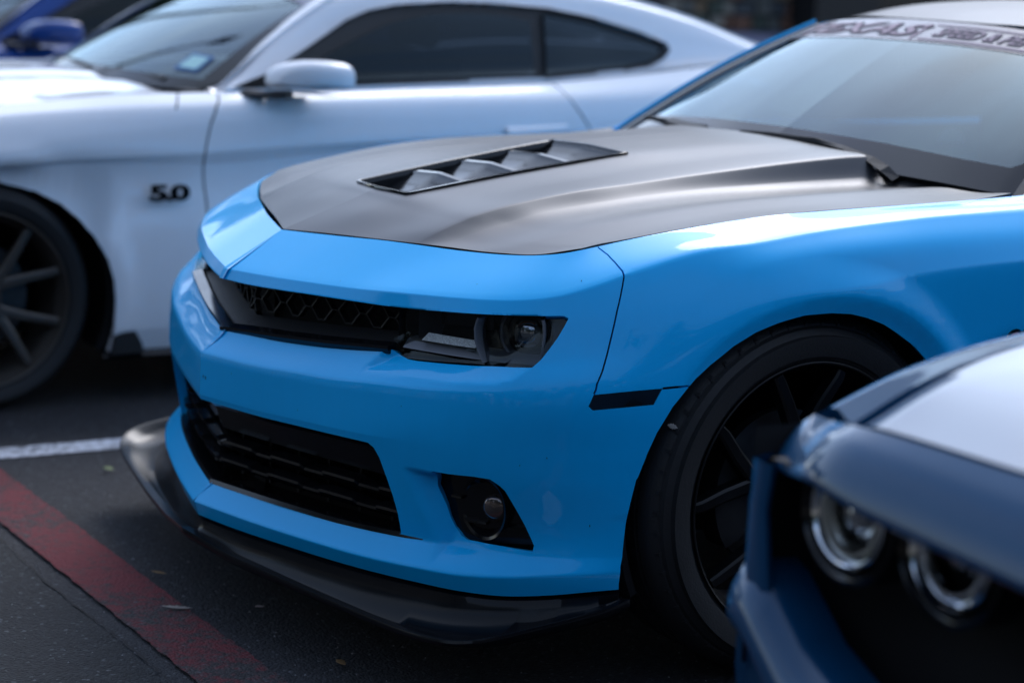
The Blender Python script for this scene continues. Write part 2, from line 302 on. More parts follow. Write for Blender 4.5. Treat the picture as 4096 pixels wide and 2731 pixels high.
SD={"s":[0,0.103,0.205,0.309,0.413,0.534,0.668,0.77,0.861,0.943,1.031,1.123,1.255,1.395,1.546,1.806,2.206,2.806,3.606,4.306,4.907,5.254,5.591,6.093],"rows":[[[0.0,0.172,0.819],[0.103,0.199,0.824],[0.2,0.226,0.829],[0.3,0.26,0.834],[0.39,0.292,0.836],[0.49,0.333,0.837],[0.59,0.379,0.841],[0.65,0.412,0.847],[0.69,0.446,0.855],[0.708,0.48,0.863],[0.716,0.513,0.87],[0.728,0.57,0.882],[0.742,0.645,0.896],[0.757,0.74,0.911],[0.775,0.85,0.926],[0.787,1.02,0.936],[0.793,1.4,0.95],[0.77,2.0,0.975],[0.78,2.8,0.99],[0.79,3.5,1.0],[0.78,4.1,1.0],[0.7,4.4,0.98],[0.45,4.6,0.97],[0.0,4.65,0.97]],[[-0.0123,0.0446,0.74],[0.0877,0.0683,0.742],[0.1856,0.0927,0.7453],[0.284,0.1219,0.7492],[0.3817,0.1543,0.753],[0.4928,0.1932,0.7605],[0.6092,0.247,0.7669],[0.6874,0.2923,0.7722],[0.7444,0.3398,0.7791],[0.7827,0.3893,0.7906],[0.81,0.4554,0.813],[0.8281,0.5339,0.8398],[0.8457,0.6601,0.8728],[0.8604,0.7961,0.8882],[0.8683,0.9417,0.9073],[0.8675,1.1993,0.9258],[0.8595,1.5993,0.9353],[0.85,2.2006,0.9502],[0.8589,3.0011,0.9701],[0.865,3.6986,0.98],[0.8373,4.2868,0.9698],[0.7391,4.5641,0.9549],[0.4822,4.6804,0.9498],[-0.0059,4.7202,0.95]],[[-0.0099,0.0339,0.719],[0.0905,0.0564,0.7187],[0.1889,0.08,0.7222],[0.2876,0.109,0.7262],[0.3854,0.142,0.729],[0.4963,0.1832,0.7324],[0.6149,0.2345,0.7399],[0.6956,0.2797,0.7455],[0.7553,0.3291,0.7502],[0.7978,0.3804,0.7545],[0.8345,0.4473,0.7621],[0.8598,0.5282,0.7807],[0.8805,0.6559,0.8163],[0.8999,0.7929,0.852],[0.912,0.941,0.8716],[0.913,1.1999,0.8852],[0.9065,1.5999,0.8921],[0.9034,2.2004,0.9012],[0.9145,3.0005,0.91],[0.9198,3.6996,0.913],[0.8901,4.2952,0.9125],[0.7777,4.5994,0.9116],[0.4932,4.7305,0.9107],[-0.0022,4.7701,0.91]],[[-0.0114,0.0407,0.61],[0.0879,0.0675,0.6182],[0.1851,0.0947,0.6247],[0.2838,0.1227,0.632],[0.3831,0.1496,0.6406],[0.4973,0.1804,0.6506],[0.621,0.221,0.6599],[0.7097,0.2581,0.665],[0.7791,0.3057,0.6709],[0.8272,0.3632,0.6777],[0.8624,0.438,0.6902],[0.8866,0.5233,0.7128],[0.9093,0.6523,0.7514],[0.9289,0.7905,0.7891],[0.9411,0.9405,0.8017],[0.9441,1.2003,0.8268],[0.9401,1.6003,0.8431],[0.9392,2.2002,0.8451],[0.9506,3.0001,0.8549],[0.9543,3.7002,0.86],[0.9224,4.3003,0.8563],[0.8011,4.6209,0.8518],[0.4998,4.7606,0.8468],[0.0,4.8,0.8401]],[[0.0,-0.009,0.561],[0.1004,0.0141,0.5618],[0.1996,0.0379,0.5642],[0.3,0.065,0.5705],[0.3998,0.094,0.5752],[0.5153,0.1301,0.5853],[0.6397,0.1799,0.5938],[0.7296,0.2278,0.603],[0.8001,0.2851,0.6142],[0.8499,0.3499,0.6304],[0.8851,0.4304,0.6381],[0.9069,0.5197,0.6415],[0.9251,0.6504,0.642],[0.94,0.7896,0.6426],[0.9466,0.9404,0.6412],[0.9378,1.2002,0.6306],[0.928,1.6001,0.6115],[0.923,2.2003,0.5963],[0.9355,3.0003,0.5929],[0.95,3.7001,0.5999],[0.92,4.3,0.6088],[0.8001,4.6199,0.6137],[0.4996,4.7601,0.6175],[0.0,4.8,0.62]],[[0.0004,-0.0109,0.472],[0.1004,0.0141,0.472],[0.1993,0.0388,0.4731],[0.3004,0.0635,0.4776],[0.4011,0.09,0.4816],[0.517,0.1254,0.4856],[0.6414,0.176,0.494],[0.7314,0.2251,0.4988],[0.8021,0.2831,0.4991],[0.8524,0.3485,0.498],[0.8879,0.4295,0.4974],[0.9099,0.5191,0.4973],[0.928,0.6501,0.4955],[0.9429,0.7894,0.491],[0.9508,0.9403,0.4868],[0.9497,1.2004,0.4808],[0.9422,1.6003,0.4746],[0.9364,2.2003,0.4709],[0.9449,3.0002,0.4736],[0.9485,3.7001,0.4797],[0.9173,4.2995,0.4854],[0.7975,4.6176,0.488],[0.4988,4.7561,0.4898],[-0.0004,4.795,0.49]],[[-0.0002,-0.008,0.461],[0.0997,0.0171,0.4599],[0.1986,0.0417,0.4601],[0.2996,0.0664,0.4634],[0.4002,0.0928,0.4661],[0.516,0.1282,0.4688],[0.6402,0.1787,0.4685],[0.7297,0.2276,0.4659],[0.8,0.2852,0.4618],[0.8498,0.35,0.4576],[0.8851,0.4304,0.4537],[0.9069,0.5197,0.4502],[0.925,0.6504,0.4455],[0.9399,0.7896,0.441],[0.9479,0.9404,0.4368],[0.9467,1.2003,0.4308],[0.9392,1.6003,0.4246],[0.9334,2.2003,0.4209],[0.9419,3.0002,0.4236],[0.9455,3.7001,0.4297],[0.9143,4.299,0.4354],[0.7953,4.6156,0.438],[0.4981,4.7531,0.4398],[-0.0006,4.792,0.44]],[[-0.0065,0.0193,0.276],[0.0938,0.0423,0.2752],[0.1924,0.066,0.275],[0.2921,0.0929,0.2762],[0.3915,0.1217,0.2797],[0.5054,0.1577,0.2849],[0.628,0.2056,0.2921],[0.716,0.2485,0.2957],[0.7879,0.2971,0.2984],[0.8402,0.3556,0.2999],[0.879,0.4325,0.3002],[0.9052,0.52,0.3],[0.9297,0.6498,0.3],[0.9507,0.7887,0.3],[0.9644,0.9401,0.3],[0.9712,1.2007,0.3],[0.9718,1.6007,0.3],[0.9698,2.2001,0.3],[0.9723,2.9999,0.3],[0.9649,3.7004,0.3],[0.9234,4.3005,0.3],[0.7983,4.6183,0.3],[0.4982,4.7535,0.3],[-0.0007,4.79,0.3]],[[0.0027,-0.0207,0.238],[0.1031,0.0026,0.2376],[0.2025,0.0265,0.2375],[0.3031,0.0538,0.2378],[0.4031,0.083,0.2387],[0.5191,0.1196,0.2409],[0.6443,0.1698,0.2464],[0.7357,0.2184,0.2503],[0.8072,0.2781,0.2581],[0.8563,0.3462,0.2665],[0.8885,0.4293,0.2695],[0.906,0.5199,0.2704],[0.92,0.651,0.2728],[0.9321,0.7902,0.275],[0.937,0.9405,0.277],[0.9307,1.2001,0.2797],[0.9178,1.6,0.2821],[0.9081,2.2004,0.2824],[0.9174,3.0005,0.2783],[0.9249,3.6997,0.2724],[0.8981,4.2965,0.267],[0.7847,4.6059,0.2642],[0.4954,4.7406,0.262],[-0.0015,4.7801,0.26]],[[0.0,-0.009,0.2065],[0.1001,0.0152,0.2042],[0.199,0.0401,0.2045],[0.2991,0.0682,0.2053],[0.3987,0.0979,0.206],[0.5139,0.1339,0.2087],[0.6384,0.1826,0.2126],[0.7284,0.2296,0.2143],[0.7989,0.2863,0.2178],[0.8484,0.3508,0.2256],[0.8827,0.4312,0.2331],[0.9024,0.5205,0.2353],[0.9157,0.6516,0.2324],[0.9244,0.7909,0.2249],[0.9263,0.9407,0.2184],[0.9169,1.2,0.2105],[0.9003,1.5998,0.2015],[0.8874,2.2004,0.1939],[0.8955,3.0007,0.192],[0.9038,3.6993,0.1948],[0.8782,4.2933,0.1982],[0.7702,4.5926,0.1998],[0.4912,4.7216,0.2007],[-0.003,4.7601,0.2]]],"cr":[[1.0,1.0,1.0,1.0,1.0,1.0,1.0,1.0,1.0,1.0,1.0,1.0,1.0,1.0,1.0,1.0,1.0,1.0,1.0,1.0,1.0,1.0,1.0,1.0],[1.0,1.0,1.0,1.0,1.0,0.977,0.888,0.82,0.785,0.764,0.719,0.627,0.597,0.593,0.588,0.58,0.568,0.55,0.526,0.504,0.486,0.476,0.465,0.45],[1.0,1.0,1.0,1.0,1.0,1.0,1.0,1.0,1.0,0.814,0.0,0.0,0.0,0.0,0.0,0.0,0.0,0.0,0.0,0.0,0.0,0.0,0.0,0.0],[0.0,0.0,0.0,0.0,0.0,0.0,0.0,0.0,0.0,0.0,0.0,0.0,0.124,0.439,0.778,0.9,0.9,0.9,0.894,0.471,0.414,0.381,0.348,0.301],[1.0,1.0,1.0,1.0,1.0,1.0,0.909,0.693,0.208,0.0,0.0,0.0,0.0,0.0,0.0,0.0,0.0,0.0,0.0,0.0,0.0,0.0,0.0,0.0],[1.0,1.0,1.0,1.0,1.0,0.717,0.0,0.0,0.0,0.0,0.0,0.0,0.0,0.0,0.0,0.0,0.0,0.0,0.0,0.0,0.0,0.0,0.0,0.0],[1.0,1.0,1.0,1.0,1.0,1.0,0.32,0.0,0.0,0.0,0.0,0.0,0.0,0.0,0.0,0.0,0.0,0.0,0.0,0.0,0.0,0.0,0.0,0.0],[1.0,1.0,1.0,1.0,1.0,1.0,1.0,0.804,0.549,0.32,0.295,0.29,0.282,0.274,0.265,0.25,0.227,0.192,0.145,0.105,0.069,0.049,0.03,0.0],[1.0,1.0,1.0,1.0,1.0,1.0,1.0,1.0,0.978,0.814,0.638,0.6,0.6,0.6,0.6,0.6,0.6,0.6,0.6,0.6,0.6,0.6,0.6,0.6],[1.0,1.0,1.0,1.0,1.0,1.0,1.0,1.0,1.0,1.0,1.0,1.0,1.0,1.0,1.0,1.0,1.0,1.0,1.0,1.0,1.0,1.0,1.0,1.0]],"scoop_line":[[0.533,0.66],[0.492,0.61],[0.495,0.602],[0.61,0.611],[0.717,0.617],[0.818,0.625],[0.853,0.635],[0.878,0.651],[0.9,0.668]],"scoop_poly":[[0.533,0.66],[0.492,0.61],[0.495,0.602],[0.61,0.611],[0.717,0.617],[0.818,0.625],[0.853,0.635],[0.878,0.651],[0.9,0.668],[0.93,0.71],[0.93,0.75],[0.53,0.75]],"fog_line":[[0.612,0.455],[0.62,0.436],[0.642,0.383],[0.67,0.334],[0.686,0.3],[0.701,0.256],[0.8,0.262],[0.9,0.276],[0.935,0.29]],"fog_poly":[[0.612,0.455],[0.62,0.438],[0.682,0.434],[0.76,0.434],[0.835,0.43],[0.87,0.39],[0.895,0.352],[0.918,0.315],[0.935,0.29],[0.9,0.276],[0.8,0.262],[0.701,0.256],[0.686,0.3],[0.67,0.334],[0.642,0.383],[0.62,0.436],[0.612,0.455]],"fog_top":[[0.612,0.455],[0.62,0.438],[0.682,0.434],[0.76,0.434],[0.835,0.43],[0.87,0.39],[0.895,0.352],[0.918,0.315],[0.935,0.29]],"O":{"upper":[[0.0,2.0],[0.024,2.0],[0.048,2.0],[0.073,2.0],[0.097,2.0],[0.121,2.0],[0.145,2.0],[0.169,2.0],[0.194,2.0],[0.218,2.0],[0.242,2.0],[0.266,2.0],[0.29,2.0],[0.315,2.0],[0.339,2.0],[0.363,2.0],[0.387,2.0],[0.411,2.0],[0.435,2.0],[0.46,2.0],[0.484,2.0],[0.508,2.0],[0.532,2.0],[0.556,2.0],[0.581,2.0],[0.605,2.0],[0.629,2.0],[0.653,2.0],[0.677,2.0],[0.702,2.0],[0.726,2.0],[0.75,2.0],[0.774,2.0],[0.798,2.0],[0.823,2.0],[0.847,2.0],[0.871,2.0],[0.895,2.0],[0.919,2.0],[0.944,2.0],[0.9535,2.0074],[0.9641,2.0669],[0.9549,2.2555],[0.9406,2.5185],[0.9283,2.702],[0.9165,2.8771],[0.9042,3.0643],[0.892,3.2467],[0.8596,3.2721],[0.7661,3.3002],[0.684,3.3079],[0.6134,3.2984],[0.5859,3.28],[0.557,3.1971],[0.5368,3.0591],[0.5225,2.9663],[0.502,3.0],[0.481,3.0],[0.459,3.0],[0.437,3.0],[0.415,3.0],[0.393,3.0],[0.371,3.0],[0.35,3.0],[0.328,3.0],[0.306,3.0],[0.284,3.0],[0.262,3.0],[0.24,3.0],[0.218,3.0],[0.197,3.0],[0.175,3.0],[0.153,3.0],[0.131,3.0],[0.109,3.0],[0.087,3.0],[0.066,3.0],[0.044,3.0],[0.022,3.0],[0.0,3.0]],"lower":[[0.0,6.0],[0.02,6.0],[0.04,6.0],[0.061,6.0],[0.081,6.0],[0.101,6.0],[0.121,6.0],[0.141,6.0],[0.162,6.0],[0.182,6.0],[0.202,6.0],[0.222,6.0],[0.242,6.0],[0.263,6.0],[0.283,6.0],[0.303,6.0],[0.323,6.0],[0.343,6.0],[0.364,6.0],[0.384,6.0],[0.404,6.0],[0.424,6.0],[0.444,6.0],[0.465,6.0],[0.485,6.0],[0.505,6.0],[0.5359,6.0019],[0.5502,6.0419],[0.5631,6.1424],[0.5801,6.3835],[0.5913,6.5626],[0.6001,6.756],[0.6038,6.9147],[0.6038,6.9756],[0.592,7.0],[0.568,7.0],[0.544,7.0],[0.521,7.0],[0.497,7.0],[0.473,7.0],[0.45,7.0],[0.426,7.0],[0.402,7.0],[0.379,7.0],[0.355,7.0],[0.331,7.0],[0.308,7.0],[0.284,7.0],[0.26,7.0],[0.237,7.0],[0.213,7.0],[0.189,7.0],[0.166,7.0],[0.142,7.0],[0.118,7.0],[0.095,7.0],[0.071,7.0],[0.047,7.0],[0.024,7.0],[0.0,7.0]],"fog":[[0.6952,6.1649],[0.7329,6.1571],[0.7882,6.1302],[0.8214,6.1275],[0.8398,6.1831],[0.8519,6.2408],[0.8641,6.3533],[0.8783,6.4935],[0.8914,6.6259],[0.9052,6.7877],[0.9124,6.8768],[0.9104,6.9544],[0.853,6.9359],[0.77,6.9421],[0.753,6.9099],[0.7379,6.8317],[0.7259,6.7197],[0.7166,6.5833],[0.6956,6.374]],"marker":[[1.0117,4.1463],[1.0678,4.1283],[1.1482,4.1062],[1.1393,4.2125],[1.1308,4.3193],[1.0771,4.3398],[1.0113,4.3623],[1.0024,4.3009]],"arch":[[1.0836,9.0],[1.0825,8.6651],[1.0836,7.62],[1.0878,6.9259],[1.0919,6.487],[1.0979,6.2473],[1.1078,5.8939],[1.1217,4.987],[1.1395,4.6847],[1.1698,4.3522],[1.2069,4.0909],[1.2541,3.7816],[1.3041,3.5375],[1.3504,3.4035],[1.3997,3.3314],[1.4609,3.2717],[1.5222,3.2726],[1.57,3.311],[1.612,3.3846],[1.6571,3.4865],[1.6964,3.6046],[1.7489,3.776],[1.7872,3.9386],[1.8225,4.2385],[1.8474,4.5271],[1.8759,4.9238],[1.8901,6.006],[1.8901,6.5651],[1.883,7.7375],[1.8652,8.6212],[1.8545,8.9459],[1.8545,9.0],[1.0836,9.0]],"seam":[[1.0313,0.0],[1.0483,0.1499],[1.0623,0.3026],[1.0768,0.5776],[1.0901,0.896],[1.0912,1.0437],[1.0854,1.2967],[1.0778,1.616],[1.0598,2.3349],[1.0432,2.9759],[1.0292,3.6094],[1.0159,4.0854],[1.0121,4.1375]],"marker_arch":[[1.1482,4.1062],[1.1746,4.0941],[1.2058,4.0901]]}}
PRS_S=[0.0, 0.0103, 0.0205, 0.0308, 0.041, 0.0513, 0.0616, 0.0718, 0.0821, 0.0923, 0.1026, 0.1129, 0.1232, 0.1334, 0.1437, 0.154, 0.1643, 0.1745, 0.1848, 0.1951, 0.2055, 0.2158, 0.2261, 0.2365, 0.2468, 0.2572, 0.2675, 0.2779, 0.2883, 0.2987, 0.309, 0.3194, 0.3296, 0.3397, 0.3499, 0.36, 0.3703, 0.3807, 0.3913, 0.4021, 0.4132, 0.4245, 0.436, 0.4477, 0.4595, 0.4715, 0.4837, 0.496, 0.5084, 0.521, 0.5337, 0.5467, 0.5602, 0.5741, 0.5881, 0.6022, 0.6162, 0.6299, 0.6433, 0.6561, 0.6683, 0.6799, 0.691, 0.7017, 0.7121, 0.7222, 0.7321, 0.7418, 0.7514, 0.7609, 0.7704, 0.78, 0.7894, 0.7987, 0.8078, 0.8169, 0.8259, 0.8348, 0.8436, 0.8523, 0.8609, 0.8694, 0.8777, 0.8859, 0.8941, 0.9022, 0.9103, 0.9184, 0.9265, 0.9348, 0.9431, 0.9516, 0.9601, 0.9687, 0.9774, 0.9861, 0.9949, 1.0038, 1.0127, 1.0216, 1.0306, 1.0394, 1.0481, 1.0567, 1.0654, 1.0742, 1.0832, 1.0925, 1.1022, 1.1125, 1.1233, 1.1348, 1.1469, 1.1595, 1.1726, 1.1859, 1.1995, 1.2133, 1.2271, 1.2409, 1.2546, 1.2682, 1.282, 1.2958, 1.3098, 1.3238, 1.3379, 1.3522, 1.3665, 1.3809]
PRS_X=[0.0, 0.01, 0.02, 0.03, 0.04, 0.05, 0.06, 0.07, 0.08, 0.09, 0.1, 0.11, 0.12, 0.13, 0.14, 0.15, 0.16, 0.17, 0.18, 0.19, 0.2, 0.21, 0.22, 0.23, 0.24, 0.25, 0.26, 0.27, 0.28, 0.29, 0.3, 0.3099, 0.3198, 0.3295, 0.3393, 0.3491, 0.3589, 0.3689, 0.379, 0.3894, 0.4, 0.4108, 0.4219, 0.4331, 0.4444, 0.4559, 0.4676, 0.4793, 0.4911, 0.503, 0.515, 0.5273, 0.5399, 0.5529, 0.566, 0.5791, 0.592, 0.6048, 0.6171, 0.6289, 0.64, 0.6505, 0.6606, 0.6702, 0.6795, 0.6884, 0.6971, 0.7056, 0.7138, 0.722, 0.73, 0.7379, 0.7456, 0.7531, 0.7604, 0.7675, 0.7744, 0.7811, 0.7876, 0.7939, 0.8, 0.8059, 0.8115, 0.8169, 0.8222, 0.8272, 0.832, 0.8367, 0.8413, 0.8457, 0.85, 0.8542, 0.8582, 0.862, 0.8657, 0.8692, 0.8727, 0.8759, 0.8791, 0.8821, 0.885, 0.8877, 0.8903, 0.8927, 0.8949, 0.8971, 0.8991, 0.9011, 0.9031, 0.905, 0.907, 0.909, 0.9109, 0.9128, 0.9146, 0.9164, 0.9182, 0.9199, 0.9217, 0.9233, 0.925, 0.9267, 0.9283, 0.9299, 0.9316, 0.9331, 0.9346, 0.9361, 0.9375, 0.9388]
PRS_Y=[-0.009, -0.0067, -0.0044, -0.0021, 0.0002, 0.0024, 0.0047, 0.007, 0.0093, 0.0117, 0.014, 0.0163, 0.0187, 0.021, 0.0234, 0.0258, 0.0281, 0.0305, 0.033, 0.0355, 0.038, 0.0406, 0.0432, 0.0458, 0.0485, 0.0512, 0.0539, 0.0567, 0.0594, 0.0622, 0.065, 0.0678, 0.0706, 0.0733, 0.0761, 0.0789, 0.0818, 0.0847, 0.0877, 0.0908, 0.094, 0.0973, 0.1005, 0.1038, 0.1072, 0.1107, 0.1143, 0.118, 0.1218, 0.1258, 0.13, 0.1344, 0.1391, 0.144, 0.1491, 0.1542, 0.1595, 0.1647, 0.1699, 0.175, 0.18, 0.1848, 0.1896, 0.1943, 0.1989, 0.2036, 0.2082, 0.213, 0.2179, 0.2228, 0.228, 0.2333, 0.2387, 0.2442, 0.2498, 0.2554, 0.2612, 0.267, 0.2729, 0.2789, 0.285, 0.2911, 0.2972, 0.3034, 0.3097, 0.3161, 0.3225, 0.3291, 0.3359, 0.3429, 0.35, 0.3573, 0.3649, 0.3726, 0.3804, 0.3884, 0.3966, 0.4048, 0.4131, 0.4215, 0.43, 0.4384, 0.4467, 0.455, 0.4634, 0.4719, 0.4806, 0.4897, 0.4993, 0.5093, 0.52, 0.5313, 0.5433, 0.5557, 0.5686, 0.5819, 0.5954, 0.609, 0.6227, 0.6364, 0.65, 0.6635, 0.6772, 0.691, 0.7048, 0.7188, 0.7328, 0.747, 0.7612, 0.7756]
# ------------------------------------------------------------------ triangulated panels cut out of a lofted surface
def dens(poly, h, TS=.1):
    """resample a (u,t) polyline at spacing h in scaled metric"""
    out = [tuple(poly[0])]
    for a, b in zip(poly[:-1], poly[1:]):
        d = math.hypot(b[0]-a[0], (b[1]-a[1])*TS); n = max(1, int(math.ceil(d/h)))
        out += [(a[0]+(b[0]-a[0])*k/n, a[1]+(b[1]-a[1])*k/n) for k in range(1, n+1)]
    return out
def cdt(loft, us, ts, lines, TS=.1, clear=.35):
    us = np.array(us, float); ts = np.array(ts, float)
    segs = [[(u, k) for u in us] for k in range(loft.n)] + [[(us[0], t) for t in ts], [(us[-1], t) for t in ts]] + [list(map(tuple, l)) for l in lines]
    pts = []; edges = []
    for sg in segs:
        b = len(pts); pts += [(p[0], p[1]*TS) for p in sg]; edges += [(b+i, b+i+1) for i in range(len(sg)-1)]
    G = np.array([(u, t*TS) for u in us for t in ts]); h = np.repeat(np.gradient(us), len(ts)); hm = np.minimum(h, .02)
    keep = np.ones(len(G), bool)
    for sg in segs:
        Lg = np.array([(p[0], p[1]*TS) for p in sg]); bb0 = Lg.min(0) - .03; bb1 = Lg.max(0) + .03
        idx = np.where(keep & (G > bb0).all(1) & (G < bb1).all(1))[0]
        if len(idx): keep[idx] &= pdist2(G[idx], Lg) > clear*hm[idx]*.6
    pts += [tuple(p) for p in G[keep]]
    r = delaunay_2d_cdt([Vector(p) for p in pts], edges, [], 0, 1e-6)
    V = np.array([(v.x, v.y/TS) for v in r[0]]); F = np.array([f for f in r[2]])
    V[:, 0] = np.clip(V[:, 0], us[0], us[-1]); V[:, 1] = np.clip(V[:, 1], 0, loft.n-1)
    # drop slivers
    a, b, c = V[F[:, 0]], V[F[:, 1]], V[F[:, 2]]
    ar = np.abs((b[:, 0]-a[:, 0])*(c[:, 1]-a[:, 1]) - (b[:, 1]-a[:, 1])*(c[:, 0]-a[:, 0]))
    return V, F[ar > 1e-9]
def classify(V, F, polys, default):
    """polys: [(name, poly)] first hit wins"""
    cen = V[F].mean(1); lab = np.array([default]*len(F), dtype=object); done = np.zeros(len(F), bool)
    for nm, pl in polys:
        hit = inpoly(cen, pl) & ~done; lab[hit] = nm; done |= hit
    return lab
def panel(name, loft, V, F, sel, m, parent, sign=-1, mirror=None, flange=.02, off=0, skip0=True, et=.03, eu=.004, fl_angle=0, thick_dir=None):
    """build faces F[sel] of the loft as a mesh with analytic normals and an inward flange. mirror: None, 'join', 'both', 'only'"""
    F = F[sel]; used, inv = np.unique(F.ravel(), return_inverse=True); F = inv.reshape(-1, 3); UV = V[used]
    P = loft.pos(UV[:, 0], UV[:, 1]); NV = sign*loft.normal(UV[:, 0], UV[:, 1], eu, et)
    if off: P = P - off*NV
    cen = UV[F].mean(1); LU = UV[F]*.9 + cen[:, None]*.1
    LN = (sign*loft.normal(LU[..., 0].ravel(), LU[..., 1].ravel(), eu, et)).reshape(-1, 3, 3)
    g = np.cross(P[F[:, 1]]-P[F[:, 0]], P[F[:, 2]]-P[F[:, 0]]); gl = np.linalg.norm(g, axis=1)
    flip = (g*LN.mean(1)).sum(1) < 0; F[flip] = F[flip][:, ::-1]; LN[flip] = LN[flip][:, ::-1]; g[flip] *= -1
    gn = g/(gl[:, None]+1e-12); bad = (gn[:, None]*LN).sum(-1).min(1) < .5; LN[bad] = gn[bad][:, None]   # torn faces: flat
    verts = [P]; faces = F.tolist(); norms = LN.reshape(-1, 3).tolist(); nv = len(P)
    if flange:
        from collections import Counter
        cnt = Counter(); dr = {}
        for f in faces:
            for a, b in ((f[0], f[1]), (f[1], f[2]), (f[2], f[0])): cnt[(min(a, b), max(a, b))] += 1; dr[(min(a, b), max(a, b))] = (a, b)
        be = [dr[e] for e, c in cnt.items() if c == 1]
        be = [(a, b) for a, b in be if not (skip0 and UV[a, 0] < 1e-4 and UV[b, 0] < 1e-4)]
        ids = sorted({i for e in be for i in e}); mp_ = {v: i for i, v in enumerate(ids)}
        Q = P[ids] - NV[ids]*flange; verts.append(Q)
        for a, b in be:
            q = [a, nv+mp_[a], nv+mp_[b], b]; pa, pb, pc = P[a], P[b], Q[mp_[a]]
            n = np.cross(pb-pa, pc-pa); n = -n/(np.linalg.norm(n)+1e-12)
            q = [b, a, nv+mp_[a], nv+mp_[b]]; n = np.cross(P[a]-P[b], Q[mp_[a]]-P[b]); n = n/(np.linalg.norm(n)+1e-12)
            faces.append(q); norms += [n.tolist()]*4
    VV = np.concatenate(verts)
    def mk(V_, fs, ns):
        me = bpy.data.meshes.new(name); me.from_pydata(V_.tolist(), [], fs); me.materials.append(m); me.shade_smooth()
        me.normals_split_custom_set(ns); return me
    out = []
    if mirror == 'join':
        n = len(VV); V2 = np.concatenate([VV, VV*[-1, 1, 1]]); f2 = [[i+n for i in f[::-1]] for f in faces]; n2 = []; k = 0
        for f in faces:
            nn = norms[k:k+len(f)]; k += len(f); n2 += [[-c[0], c[1], c[2]] for c in nn[::-1]]
        out.append(link(name, mk(V2, faces + f2, norms + n2), parent))
    else:
        if mirror != 'only': out.append(link(name, mk(VV, faces, norms), parent))
        if mirror in ('both', 'only'):
            n2 = []; k = 0
            for f in faces:
                nn = norms[k:k+len(f)]; k += len(f); n2 += [[-c[0], c[1], c[2]] for c in nn[::-1]]
            out.append(link(name, mk(VV*[-1, 1, 1], [f[::-1] for f in faces], n2), parent))
    return out
def loft_points(loft, us, ts): 
    us = np.array(us, float); ts = np.array(ts, float); P = loft.pos(np.repeat(us, len(ts)), np.tile(ts, len(us))); return P.reshape(len(us), len(ts), 3)
def strip_of(poly, w, TS=.1):
    """thin closed polygon round a (u,t) polyline"""
    p = np.array(poly, float); q = p*[1, TS]; d = np.gradient(q, axis=0); d /= np.linalg.norm(d, axis=1)[:, None]+1e-9; n = np.stack([-d[:, 1], d[:, 0]], 1)*w
    a = (q+n)/[1, TS]; b = (q-n)/[1, TS]; return a.tolist() + b[::-1].tolist()
